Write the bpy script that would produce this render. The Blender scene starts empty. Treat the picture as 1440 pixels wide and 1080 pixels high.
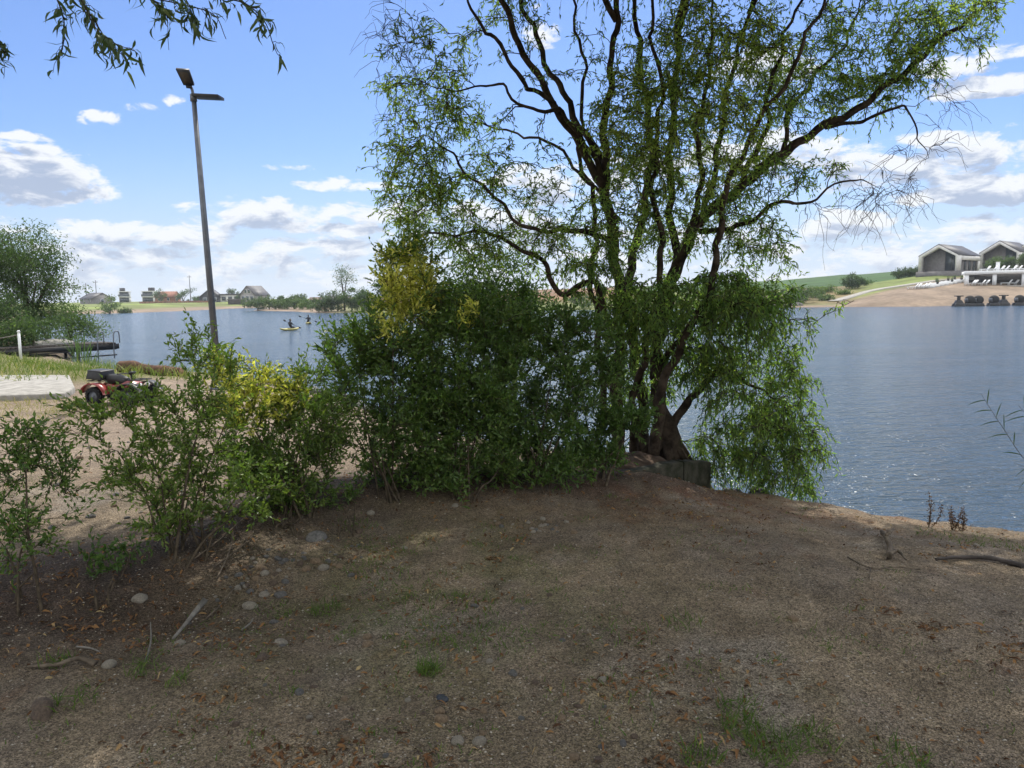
import bpy, math
import numpy as np
from mathutils import Vector

S = bpy.context.scene
COL = S.collection
rad = math.radians
rng = np.random.default_rng(7)
TAU = 2 * math.pi

# ------------------------------------------------------------------ camera, sky, sun, exposure
FPX = 1088.0
PITCH = math.atan(123 / FPX)
ROLL = rad(0.85)
CAM = np.array([0, 0, 2.35])
SUN_EL, SUN_AZ = rad(56), rad(8)
SUN_STRENGTH, SKY_STRENGTH, EXPOSURE = 3.2, 0.11, 0.66

FW = np.array([0, math.cos(PITCH), -math.sin(PITCH)])
R0 = np.array([1.0, 0, 0]); U0 = np.array([0, math.sin(PITCH), math.cos(PITCH)])
RT = R0 * math.cos(ROLL) - U0 * math.sin(ROLL)
UP = U0 * math.cos(ROLL) + R0 * math.sin(ROLL)


def ray(x, y):
    return FW + RT * (x - 720) / FPX - UP * (y - 540) / FPX


def at(x, y, Y):
    d = ray(x, y)
    return CAM + d * (Y / d[1])


def on(x, y, z):
    d = ray(x, y)
    return CAM + d * ((z - CAM[2]) / d[2])


cam_d = bpy.data.cameras.new("camera")
cam = bpy.data.objects.new("camera", cam_d)
COL.objects.link(cam)
cam_d.sensor_width = 36
cam_d.lens = 36 * FPX / 1440
cam_d.clip_start = 0.05
cam_d.clip_end = 20000
from mathutils import Matrix
M3 = Matrix((RT.tolist(), UP.tolist(), (-FW).tolist())).transposed()
cam.matrix_world = Matrix.Translation(CAM.tolist()) @ M3.to_4x4()
S.camera = cam

S.view_settings.view_transform = 'Standard'
S.view_settings.look = 'None'
S.view_settings.exposure = EXPOSURE
S.view_settings.gamma = 1
S.cycles.max_bounces = 8
S.cycles.transparent_max_bounces = 8
S.cycles.use_denoising = True
S.cycles.sample_clamp_indirect = 6
S.cycles.sample_clamp_direct = 2.5

sun_d = bpy.data.lights.new("sun", 'SUN')
sun_d.energy = SUN_STRENGTH
sun_d.angle = rad(0.53)
sun_d.color = (1.0, 0.95, 0.86)
sun = bpy.data.objects.new("sun", sun_d)
COL.objects.link(sun)
SUNV = np.array([math.cos(SUN_EL) * math.sin(SUN_AZ), math.cos(SUN_EL) * math.cos(SUN_AZ), math.sin(SUN_EL)])
sun.rotation_euler = Vector((-SUNV).tolist()).to_track_quat('-Z', 'Y').to_euler()
sun.location = (0, 20, 30)


# ---- gaps cut in the unseen canopy leaves to let sun onto golden shrub tops
SUNLIT = []


def sun_clear(p):
    ok = np.ones(len(p), bool)
    for c, r in SUNLIT:
        w = p - c; a = w @ SUNV
        ok &= ~((a > 0) & (np.linalg.norm(w - a[:, None] * SUNV, axis=1) < r))
    return ok


# ---- small node helper
class NT:
    def __init__(s, tree):
        s.t = tree; s.n = tree.nodes; s.l = tree.links

    def node(s, typ, **kw):
        n = s.n.new(typ)
        for k, v in kw.items():
            setattr(n, k, v)
        return n

    def put(s, sock, v):
        if hasattr(v, 'is_linked') or hasattr(v, 'links'):
            s.l.new(v, sock)
        else:
            sock.default_value = v

    def m(s, op, a, b=None, c=None, clamp=False):
        n = s.node('ShaderNodeMath', operation=op, use_clamp=clamp)
        for i, v in enumerate((a, b, c)):
            if v is not None:
                s.put(n.inputs[i], v)
        return n.outputs[0]

    def ss(s, x, lo, hi, a=0.0, b=1.0):
        n = s.node('ShaderNodeMapRange', interpolation_type='SMOOTHSTEP')
        s.put(n.inputs[0], x)
        for i, v in enumerate((lo, hi, a, b)):
            n.inputs[1 + i].default_value = v
        return n.outputs[0]

    def mix(s, f, a, b, blend='MIX'):
        n = s.node('ShaderNodeMix', data_type='RGBA', blend_type=blend)
        s.put(n.inputs[0], f)
        for sock, v in ((n.inputs[6], a), (n.inputs[7], b)):
            s.put(sock, (*v, 1) if isinstance(v, tuple) and len(v) == 3 else v)
        return n.outputs[2]

    def noise(s, vec, scale, detail=3, rough=0.55, dist=0.0):
        n = s.node('ShaderNodeTexNoise')
        if vec is not None:
            s.l.new(vec, n.inputs['Vector'])
        n.inputs['Scale'].default_value = scale
        n.inputs['Detail'].default_value = detail
        n.inputs['Roughness'].default_value = rough
        n.inputs['Distortion'].default_value = dist
        return n.outputs['Fac']

    def ramp(s, fac, stops):
        n = s.node('ShaderNodeValToRGB')
        cr = n.color_ramp
        while len(cr.elements) < len(stops):
            cr.elements.new(0.5)
        for e, (p, c) in zip(cr.elements, stops):
            e.position = p; e.color = (*c, 1)
        s.put(n.inputs[0], fac)
        return n.outputs[0]


# ---- sky with clouds (the world is at infinity, clouds are placed by compass direction)
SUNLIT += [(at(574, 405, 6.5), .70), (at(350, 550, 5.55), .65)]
world = bpy.data.worlds.new("World")
S.world = world
world.use_nodes = True
world.cycles.sampling_method = 'MANUAL'
world.cycles.sample_map_resolution = 1024
W = NT(world.node_tree)
W.n.clear()

CLOUDS = [  # px, py, rx, ry, amount
    (20, 240, 85, 36, 1.0), (70, 268, 80, 26, 1.0), (118, 250, 26, 14, .62), (140, 166, 32, 10, .60), (200, 150, 24, 8, .60),
    (28, 191, 40, 8, .52), (245, 145, 20, 8, .35), (110, 322, 60, 18, .8), (200, 330, 90, 20, .85), (210, 358, 60, 14, .7),
    (395, 236, 65, 7, .62), (485, 261, 90, 11, .72), (410, 300, 170, 28, .60), (320, 345, 90, 16, .50), (20, 318, 40, 14, .6),
    (500, 330, 90, 30, .62), (1290, 232, 190, 34, .70), (1395, 119, 80, 14, .80), (1385, 84, 75, 18, .70), (1300, 196, 60, 12, .6),
    (1400, 268, 75, 22, .9), (1320, 275, 60, 14, .6), (1180, 318, 90, 20, .75), (1320, 330, 170, 20, .7), (760, 40, 34, 26, .6),
    (1085, 100, 75, 26, .7), (1080, 225, 130, 40, .62), (850, 260, 170, 50, .5), (700, 310, 120, 30, .55), (600, 290, 60, 18, .5)]


def cloud_group():
    g = bpy.data.node_groups.new("cloud_density", 'ShaderNodeTree')
    g.interface.new_socket("az", in_out='INPUT', socket_type='NodeSocketFloat')
    g.interface.new_socket("el", in_out='INPUT', socket_type='NodeSocketFloat')
    g.interface.new_socket("d", in_out='OUTPUT', socket_type='NodeSocketFloat')
    G = NT(g)
    gi = G.node('NodeGroupInput'); go = G.node('NodeGroupOutput')
    az, el = gi.outputs[0], gi.outputs[1]
    acc = None
    for px, py, rx, ry, a in CLOUDS:
        d = ray(px, py); d = d / np.linalg.norm(d)
        A, E = math.atan2(d[0], d[1]), math.asin(d[2])
        u = G.m('MULTIPLY_ADD', az, FPX / rx * .95, -A * FPX / rx * .95)
        v = G.m('MULTIPLY_ADD', el, FPX / ry * .95, -E * FPX / ry * .95)
        q = G.m('MULTIPLY_ADD', u, u, G.m('MULTIPLY', v, v))
        k = G.m('MULTIPLY_ADD', q, -a * .80, a * .92)
        acc = k if acc is None else G.m('MAXIMUM', acc, k)
    # general banks low over the horizon, plus unseen cloud added overhead and behind as fill light
    band = G.m('MINIMUM', G.ss(el, 0.070, 0.14, 0.40, -1.0), G.ss(el, 0.0, 0.03, 0.55, 0.40))
    acc = G.m('MAXIMUM', acc, band)
    hi = G.m('MAXIMUM', G.ss(el, 0.42, 0.62, -1.0, 0.75), G.ss(G.m('COSINE', az), 0.45, -0.2, -1.0, 0.75))
    acc = G.m('MAXIMUM', acc, hi)
    acc = G.m('MAXIMUM', acc, -1.0)
    vec = G.node('ShaderNodeCombineXYZ')
    G.put(vec.inputs[0], G.m('MULTIPLY', az, 1.0)); G.put(vec.inputs[1], G.m('MULTIPLY', el, 2.3)); vec.inputs[2].default_value = 3.7
    n1 = G.noise(vec.outputs[0], 19, 8, 0.62, 0.35)
    n2 = G.noise(vec.outputs[0], 5, 2, 0.5, 0.0)
    n = G.m('MULTIPLY_ADD', n1, 2.2, G.m('MULTIPLY', n2, 0.7))
    out = G.m('ADD', acc, G.m('ADD', n, -1.70))
    G.l.new(out, go.inputs[0])
    return g


tc = W.node('ShaderNodeTexCoord')
sep = W.node('ShaderNodeSeparateXYZ')
W.l.new(tc.outputs['Generated'], sep.inputs[0])
azs = W.m('ARCTAN2', sep.outputs[0], sep.outputs[1])
els = W.m('ARCSINE', sep.outputs[2])
cg = cloud_group()
g1 = W.node('ShaderNodeGroup'); g1.node_tree = cg
W.l.new(azs, g1.inputs[0]); W.l.new(els, g1.inputs[1])
g2 = W.node('ShaderNodeGroup'); g2.node_tree = cg
W.l.new(azs, g2.inputs[0]); W.put(g2.inputs[1], W.m('ADD', els, 0.016))
den = W.ss(g1.outputs[0], 0.0, 0.30)
thick = W.ss(g2.outputs[0], 0.06, 0.50)
low = W.ss(els, 0.03, 0.12)
sky = W.node('ShaderNodeTexSky', sky_type='NISHITA')
sky.sun_disc = False
sky.sun_elevation = SUN_EL
sky.sun_rotation = SUN_AZ
sky.altitude = 100
sky.air_density = 1.0
sky.dust_density = 0.6
sky.ozone_density = 2.0
k = 1.0 / SKY_STRENGTH
white = W.node('ShaderNodeRGB'); white.outputs[0].default_value = (0.62 * k, 0.635 * k, 0.66 * k, 1)
grey = W.node('ShaderNodeRGB'); grey.outputs[0].default_value = (0.235 * k, 0.295 * k, 0.42 * k, 1)
# added unseen clouds behind and overhead, brightened as if sunlit to fill the shade
lit = W.m('MAXIMUM', W.ss(W.m('COSINE', azs), .5, -.2), W.ss(els, .42, .62))
ccol = W.mix(W.m('MULTIPLY', thick, W.m('MULTIPLY_ADD', lit, -.6, .9)), white.outputs[0], grey.outputs[0])
ccol = W.mix(W.m('MULTIPLY', lit, .8), ccol, W.mix(1.0, ccol, (2.2, 2.12, 1.96), 'MULTIPLY'))
tint = W.mix(1.0, sky.outputs[0], (0.51, 0.625, 0.86), 'MULTIPLY')
hz = W.node('ShaderNodeRGB'); hz.outputs[0].default_value = (0.40 * k, 0.49 * k, 0.62 * k, 1)
tint = W.mix(W.ss(els, -.02, .20, .92, 0.0), tint, hz.outputs[0])
full = W.mix(W.m('MULTIPLY', den, .96), tint, ccol)
bg = W.node('ShaderNodeBackground')
W.l.new(full, bg.inputs[0]); bg.inputs[1].default_value = SKY_STRENGTH
wo = W.node('ShaderNodeOutputWorld')
W.l.new(bg.outputs[0], wo.inputs[0])


# ------------------------------------------------------------------ mesh helpers
def unit(v):
    v = np.asarray(v, float)
    return v / np.maximum(np.linalg.norm(v, axis=-1, keepdims=True), 1e-9)


class MB:
    """collects geometry for ONE mesh object"""
    def __init__(s):
        s.v = []; s.q = []; s.t = []; s.p = []; s.tint = []; s.n = 0

    def add(s, v, quads=None, tris=None, tint=None):
        v = np.asarray(v, float).reshape(-1, 3)
        if quads is not None and len(quads):
            s.q.append(np.asarray(quads, np.int64) + s.n)
        if tris is not None and len(tris):
            s.t.append(np.asarray(tris, np.int64) + s.n)
        s.v.append(v)
        if tint is None:
            tint = 0.5
        s.tint.append(np.broadcast_to(np.asarray(tint, float), (len(v),)) if np.ndim(tint) == 0 else np.asarray(tint, float))
        s.n += len(v)
        return s

    def poly(s, v, faces):
        """faces: python lists of any length"""
        v = np.asarray(v, float)
        for f in faces:
            s.p.append([i + s.n for i in f])
        s.v.append(v); s.tint.append(np.full(len(v), .5)); s.n += len(v)
        return s

    def box(s, c, size, rz=0.0, taper=1.0, rx=0.0, ry=0.0):
        x, y, z = np.asarray(size, float) / 2
        v = np.array([(-x, -y, -z), (x, -y, -z), (x, y, -z), (-x, y, -z), (-x * taper, -y * taper, z), (x * taper, -y * taper, z), (x * taper, y * taper, z), (-x * taper, y * taper, z)])
        v = v @ rot(rx, ry, rz).T + np.asarray(c, float)
        return s.add(v, [(0, 3, 2, 1), (4, 5, 6, 7), (0, 1, 5, 4), (1, 2, 6, 5), (2, 3, 7, 6), (3, 0, 4, 7)])

    def tube(s, pts, r, n=6, cap=True, tint=None, rough=0.0):
        pts = np.asarray(pts, float); m = len(pts)
        r = np.broadcast_to(np.asarray(r, float), (m,))
        T = unit(np.gradient(pts, axis=0))
        ref = np.array([0, 0, 1.0]) if abs(T[0][2]) < .9 else np.array([1.0, 0, 0])
        u = unit(np.cross(T[0], ref)); fr = []
        for i in range(m):
            u = unit(u - T[i] * (u @ T[i])); fr.append((u, np.cross(T[i], u)))
        a = np.arange(n) / n * TAU
        U = np.array([f_[0] for f_ in fr]); V = np.array([f_[1] for f_ in fr])
        rr = r[:, None] * np.ones((1, n))
        if rough:
            rr = rr * (1 + rough * rng.standard_normal((m, n)))
        P = pts[:, None] + rr[..., None] * (np.cos(a)[None, :, None] * U[:, None] + np.sin(a)[None, :, None] * V[:, None])
        i = np.arange(m - 1)[:, None]; j = np.arange(n)[None]
        q = np.stack([i * n + j, i * n + (j + 1) % n, (i + 1) * n + (j + 1) % n, (i + 1) * n + j], -1).reshape(-1, 4)
        v = P.reshape(-1, 3); tr = None
        if cap:
            v = np.vstack([v, pts[0], pts[-1]]); jj = np.arange(n)
            tr = np.vstack([np.stack([np.full(n, m * n), (jj + 1) % n, jj], 1), np.stack([np.full(n, m * n + 1), (m - 1) * n + jj, (m - 1) * n + (jj + 1) % n], 1)])
        return s.add(v, q, tr, tint)

    def tubes(s, P, r0, r1, n=3, tint=None):
        """many equal length thin tubes; P (M,K,3)"""
        M, K, _ = P.shape
        if M == 0:
            return s
        T = unit(np.gradient(P, axis=1))
        ref = np.array([0.31, 0.52, 0.79])
        U = unit(np.cross(T, ref)); V = np.cross(T, U)
        r = np.asarray(r0)[..., None] * (1 - np.linspace(0, 1, K)) + np.asarray(r1)[..., None] * np.linspace(0, 1, K)
        r = np.broadcast_to(r, (M, K))
        a = np.arange(n) / n * TAU
        v = P[:, :, None] + r[:, :, None, None] * (np.cos(a)[None, None, :, None] * U[:, :, None] + np.sin(a)[None, None, :, None] * V[:, :, None])
        b = (np.arange(M) * K * n)[:, None, None]; i = np.arange(K - 1)[None, :, None]; j = np.arange(n)[None, None]
        q = np.stack([b + i * n + j, b + i * n + (j + 1) % n, b + (i + 1) * n + (j + 1) % n, b + (i + 1) * n + j], -1).reshape(-1, 4)
        return s.add(v.reshape(-1, 3), q, None, tint)

    def leaves(s, P, D, L, Wd, tint=0.5, curl=0.25, seg=1, flat=None):
        """leaf blades starting at P along D"""
        N = len(P)
        if N == 0:
            return s
        D = unit(D); L = np.broadcast_to(L, (N,)); Wd = np.broadcast_to(Wd, (N,))
        rv = unit(rng.standard_normal((N, 3)) + (np.array([0, 0, 1.2]) if flat is None else np.asarray(flat)))
        B = unit(np.cross(D, rv)); Nn = np.cross(B, D)
        c = curl * (0.4 + rng.random(N))
        tt = np.broadcast_to(tint, (N,))
        Lc, Wc, cc = L[:, None], Wd[:, None], c[:, None]
        if seg == 1:
            mid = P + D * Lc * .42 + Nn * Lc * cc * .22
            tip = P + D * Lc - Nn * Lc * cc * .15
            lf = mid + B * Wc * .5 + Nn * Wc * .18; rt = mid - B * Wc * .5 + Nn * Wc * .18
            v = np.stack([P, rt, tip, lf], 1).reshape(-1, 3)
            o = np.arange(N)[:, None] * 4
            return s.add(v, None, np.vstack([o + np.array([0, 1, 2]), o + np.array([0, 2, 3])]), np.repeat(tt, 4))
        rows = [P]; prof = ((.18, .62), (.42, 1.0), (.7, .72)) if seg == 3 else ((.35, 1.0), (.7, .7))
        for (t, w) in prof:
            m = P + D * Lc * t + Nn * Lc * cc * (.8 * t * (1 - t) * 1.4 - .9 * t * t)
            rows += [m + B * Wc * .5 * w + Nn * Wc * .15, m, m - B * Wc * .5 * w + Nn * Wc * .15]
        rows.append(P + D * Lc * .97 - Nn * Lc * cc * .9)
        v = np.stack(rows, 1); K = v.shape[1]; o = np.arange(N)[:, None] * K
        ns = len(prof)
        tr = [[0, 2, 1], [0, 3, 2]]; qd = []
        for i in range(ns - 1):
            a = 1 + 3 * i
            qd += [[a, a + 1, a + 4, a + 3], [a + 1, a + 2, a + 5, a + 4]]
        a = 1 + 3 * (ns - 1)
        tr += [[a, a + 1, K - 1], [a + 1, a + 2, K - 1]]
        return s.add(v.reshape(-1, 3), (o[:, None] + np.array(qd)[None]).reshape(-1, 4), (o[:, None] + np.array(tr)[None]).reshape(-1, 3), np.repeat(tt, K))

    def mesh(s, name, off=None, smooth=False):
        v = np.vstack(s.v)
        if off is not None:
            v = v - np.asarray(off)
        me = bpy.data.meshes.new(name)
        q = np.vstack(s.q) if s.q else np.zeros((0, 4), np.int64)
        t = np.vstack(s.t) if s.t else np.zeros((0, 3), np.int64)
        lens = np.concatenate([np.full(len(q), 4), np.full(len(t), 3), np.array([len(p) for p in s.p], np.int64)]).astype(np.int32)
        idx = np.concatenate([q.ravel(), t.ravel(), np.array([i for p in s.p for i in p], np.int64)]).astype(np.int32)
        me.vertices.add(len(v)); me.vertices.foreach_set('co', v.astype(np.float32).ravel())
        me.loops.add(len(idx)); me.loops.foreach_set('vertex_index', idx)
        me.polygons.add(len(lens))
        me.polygons.foreach_set('loop_start', np.concatenate([[0], np.cumsum(lens)[:-1]]).astype(np.int32))
        me.update(calc_edges=True)
        me.validate()
        if smooth:
            me.polygons.foreach_set('use_smooth', np.ones(len(me.polygons), bool))
        at_ = me.attributes.new('tint', 'FLOAT', 'POINT')
        tv = np.concatenate(s.tint).astype(np.float32)
        if len(tv) == len(me.vertices):
            at_.data.foreach_set('value', tv)
        return me


def rot(rx=0, ry=0, rz=0):
    cx, sx, cy, sy, cz, sz = math.cos(rx), math.sin(rx), math.cos(ry), math.sin(ry), math.cos(rz), math.sin(rz)
    return (np.array([[cz, -sz, 0], [sz, cz, 0], [0, 0, 1]]) @ np.array([[cy, 0, sy], [0, 1, 0], [-sy, 0, cy]]) @ np.array([[1, 0, 0], [0, cx, -sx], [0, sx, cx]]))


def props(o, label=None, cat=None, group=None, kind=None):
    for k_, v_ in (('label', label), ('category', cat), ('group', group), ('kind', kind)):
        if v_:
            o[k_] = v_
    return o


def thing(name, label, cat, loc=(0, 0, 0), rz=0.0, group=None):
    o = bpy.data.objects.new(name, None)
    COL.objects.link(o)
    o.location = tuple(float(a) for a in loc); o.rotation_euler = (0, 0, rz); o.empty_display_size = .2
    return props(o, label, cat, group)


def part(name, mb, mat, parent=None, off=None, smooth=False, bevel=0.0, label=None):
    """off: world origin to subtract (unrotated roots built in world space)"""
    me = mb.mesh(name, off, smooth)
    me.materials.append(mat)
    o = bpy.data.objects.new(name, me)
    COL.objects.link(o)
    if parent is not None:
        o.parent = parent
    if bevel:
        b = o.modifiers.new("edge", 'BEVEL'); b.width = bevel; b.segments = 2; b.limit_method = 'ANGLE'
    if label:
        o['label'] = label
    return o


def solo(name, mb, mat, label, cat, loc=(0, 0, 0), smooth=False, group=None, bevel=0.0, kind=None):
    o = part(name, mb, mat, None, loc, smooth, bevel)
    o.location = tuple(float(a) for a in loc)
    return props(o, label, cat, group, kind)


def copy_tree(o, parent=None):
    c = o.copy(); COL.objects.link(c)
    if parent is not None:
        c.parent = parent
    for ch in list(o.children):
        copy_tree(ch, c)
    return c


# ------------------------------------------------------------------ materials
def surface(name, col, rough=0.7, var=0.15, scale=8.0, col2=None, bump=0.0, bscale=40.0, spec=0.4, metal=0.0, coat=0.0):
    m = bpy.data.materials.new(name); m.use_nodes = True
    N = NT(m.node_tree); b = N.n['Principled BSDF']
    t = N.node('ShaderNodeTexCoord').outputs['Object']
    f1 = N.noise(t, scale, 5, .6)
    c2 = col2 if col2 else tuple(c * (1 - var * 1.6) for c in col)
    c1 = tuple(min(1, c * (1 + var)) for c in col)
    N.put(b.inputs['Base Color'], N.mix(N.ss(f1, .32, .68), c2, c1))
    N.put(b.inputs['Roughness'], N.ss(N.noise(t, scale * 2.3, 3), .2, .8, max(0.03, rough - .1), min(1, rough + .1)))
    b.inputs['Specular IOR Level'].default_value = spec
    b.inputs['Metallic'].default_value = metal
    b.inputs['Coat Weight'].default_value = coat
    if bump:
        bn = N.node('ShaderNodeBump'); bn.inputs['Strength'].default_value = .8; bn.inputs['Distance'].default_value = bump
        N.put(bn.inputs['Height'], N.noise(t, bscale, 5, .6)); N.l.new(bn.outputs[0], b.inputs['Normal'])
    return m


def leaf_mat(name, stops, trans=0.35, rough=0.42, spec=0.35):
    m = bpy.data.materials.new(name); m.use_nodes = True
    N = NT(m.node_tree); b = N.n['Principled BSDF']
    a = N.node('ShaderNodeAttribute'); a.attribute_name = 'tint'
    c = N.ramp(a.outputs['Fac'], stops)
    N.l.new(c, b.inputs['Base Color']); b.inputs['Roughness'].default_value = rough; b.inputs['Specular IOR Level'].default_value = spec
    tr = N.node('ShaderNodeBsdfTranslucent')
    N.l.new(N.mix(1.0, c, (1.25, 1.5, .65), 'MULTIPLY'), tr.inputs[0])
    mx = N.node('ShaderNodeMixShader'); mx.inputs[0].default_value = trans
    N.l.new(b.outputs[0], mx.inputs[1]); N.l.new(tr.outputs[0], mx.inputs[2])
    N.l.new(mx.outputs[0], N.n['Material Output'].inputs[0])
    return m


# tint 0..0.7 greens, 0.75..1 golden
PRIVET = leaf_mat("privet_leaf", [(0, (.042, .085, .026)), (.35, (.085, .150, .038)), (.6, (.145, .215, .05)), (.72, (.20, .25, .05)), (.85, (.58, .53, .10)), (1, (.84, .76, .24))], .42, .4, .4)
WILLOW = leaf_mat("willow_leaf", [(0, (.085, .155, .060)), (.4, (.170, .250, .080)), (.75, (.29, .34, .085)), (1, (.38, .41, .11))], .64, .45)
NEARLEAF = leaf_mat("hanging_willow_leaf", [(0, (.045, .075, .04)), (.5, (.09, .13, .055)), (1, (.16, .19, .05))], .35, .45)
FARLEAF = leaf_mat("distant_leaf", [(0, (.035, .060, .032)), (.5, (.080, .125, .050)), (1, (.15, .20, .07))], .38, .6, .2)
GRASSM = leaf_mat("grass_blade", [(0, (.05, .10, .02)), (.5, (.11, .16, .035)), (.8, (.25, .24, .08)), (1, (.36, .29, .14))], .3, .6, .2)
LITTERM = leaf_mat("dry_leaf", [(0, (.05, .025, .014)), (.4, (.150, .075, .036)), (.75, (.25, .135, .058)), (1, (.36, .27, .14))], .12, .75, .15)
CHIPM = leaf_mat("gravel_chip", [(0, (.05, .04, .035)), (.45, (.14, .112, .085)), (.8, (.24, .20, .155)), (1, (.42, .38, .32))], 0.0, .8, .2)
BARK = surface("bark", (.060, .045, .034), .9, .4, 9, None, .02, 28, .1)
BARKG = surface("young_bark", (.085, .068, .05), .85, .3, 20, None, .004, 60, .15)
STEM = surface("shrub_stem", (.075, .058, .04), .85, .3, 30, None, .002, 80, .15)


# ------------------------------------------------------------------ terrain
LAKE = np.array([(400, -120), (60, -20), (16, .2), (8.0, 4.1), (6.0, 5.55), (4.4, 6.5), (3.7, 6.95), (2.95, 7.55), (2.35, 8.0), (2.1, 8.5), (2.3, 9.1), (1.7, 9.7), (.5, 10.4), (-1, 11.8),
                 (-2.4, 14.0), (-3.6, 16.4), (-5, 18.6), (-7, 21), (-9.2, 22.6), (-11.5, 23.4), (-13.6, 25.5), (-16.8, 29), (-20, 35), (-25, 41), (-32, 52), (-62, 100), (-92, 150),
                 (-92, 166), (-84, 171), (-81, 195), (-84, 238), (-70, 236), (-60, 182), (-54, 172), (-44, 158), (-33, 135), (-20, 129), (0, 128), (20, 126), (44, 123.5), (60, 114.6), (79, 119), (120, 125), (260, 150), (600, 160)], float)


def lake_dist(x, y):
    """positive on land, metres from the waterline"""
    x = np.asarray(x, float); y = np.asarray(y, float)
    d2 = np.full(x.shape, 1e18); ins = np.zeros(x.shape, bool)
    n = len(LAKE)
    for i in range(n):
        ax, ay = LAKE[i]; bx, by = LAKE[(i + 1) % n]
        ex, ey = bx - ax, by - ay
        t = np.clip(((x - ax) * ex + (y - ay) * ey) / (ex * ex + ey * ey), 0, 1)
        d2 = np.minimum(d2, (x - ax - t * ex) ** 2 + (y - ay - t * ey) ** 2)
        if ay != by:
            c = ((ay > y) != (by > y)) & (x < ex * (y - ay) / ey + ax)
            ins ^= c
    d = np.sqrt(d2)
    return np.where(ins, -d, d)


_wr = np.random.default_rng(3)
_WAVES = [(_wr.normal(0, 1, 2), _wr.random() * TAU) for _ in range(26)]


def wav(x, y, wl, k0=0, n=6):
    s = 0
    for dv, ph in _WAVES[k0:k0 + n]:
        s = s + np.sin((x * dv[0] + y * dv[1]) * TAU / wl + ph + 1.3 * np.sin((x * dv[1] - y * dv[0]) * 2.1 / wl))
    return s / n


def sm(a, b, x):
    t = np.clip((x - a) / (b - a), 0, 1)
    return t * t * (3 - 2 * t)


ROW = np.array([(-3.6, 3.5), (-2.6, 4.2), (-2.05, 4.85), (-1.6, 5.9), (-.6, 6.6), (.3, 6.9), (1.2, 7.2)])


def row_dist(x, y):
    d2 = np.full(np.shape(x), 1e18)
    for a, b in zip(ROW[:-1], ROW[1:]):
        e = b - a
        t = np.clip(((x - a[0]) * e[0] + (y - a[1]) * e[1]) / (e @ e), 0, 1)
        d2 = np.minimum(d2, (x - a[0] - t * e[0]) ** 2 + (y - a[1] - t * e[1]) ** 2)
    return np.sqrt(d2)


def ground_z(x, y):
    x = np.asarray(x, float); y = np.asarray(y, float)
    wob = wav(x, y, 1.2, 0, 5) * .10 + wav(x, y, .45, 6, 5) * .05
    d = lake_dist(x, y)
    far = sm(60, 110, np.hypot(x, y))
    dn = d + wob * (1 - far)
    u = np.arctan2(x, np.maximum(y, 1))
    # near bank
    zn = -.7 + .84 * sm(-.55, .04, dn) + .15 * sm(0, .40, dn) + .46 * sm(-.6, 3.4, dn)
    left = sm(-10, -17, x) * sm(20, 27, y)
    zn = zn + left * (.9 * sm(1.0, 7, dn) + .8 * sm(8, 22, dn))
    zn = zn - .18 * sm(-1.5, -5, x) * sm(7, 11, y) * sm(40, 22, y) * sm(0, 2, d)
    zn = zn + wav(x, y, 2.6, 3, 6) * .03 * sm(0, 1, d) + wav(x, y, .8, 9, 6) * .015 + wav(x, y, .27, 13, 8) * .007
    zn = zn + .075 * np.exp(-(((x - 1.4) / .75) ** 2 + ((y - 7.0) / .5) ** 2))
    rd = row_dist(x, y)
    zn = zn + .11 * np.exp(-(rd / .55) ** 2) - .07 * np.exp(-(((x + 1.5) / .9) ** 2 + ((y - 3.95) / .45) ** 2))
    # far shores
    B = np.interp(u, [-.5, -.25, -.12, .1, .33, .42, .50, .56], [1.5, 1.7, 2.0, 2.6, 2.6, 3.4, 5.9, 6.3])
    H = np.interp(u, [-.5, -.35, -.22, -.15, 0, .33, .40, .50, .6], [.8, .7, 1.2, 1.6, 3.0, 4.4, 6.0, 5.4, 5.4])
    ru = sm(.40, .45, u)
    zf = -.9 + 1.1 * sm(-3, .4, d) + B * (sm(0, 46, d) * (1 - ru) + ru * np.clip(d / 46, 0, 1) ** .75) + H * sm(45, 210, d) + wav(x, y, 40, 2, 6) * .25 * sm(20, 60, d)
    return zn * (1 - far) + zf * far


def gz(x, y):
    return float(ground_z(np.array([x]), np.array([y]))[0])


def gpt(px, py, z=.7):
    """ground point seen at a pixel"""
    for _ in range(6):
        p = on(px, py, z); z = .5 * z + .5 * gz(p[0], p[1])
    return np.array([p[0], p[1], gz(p[0], p[1])])


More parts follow.
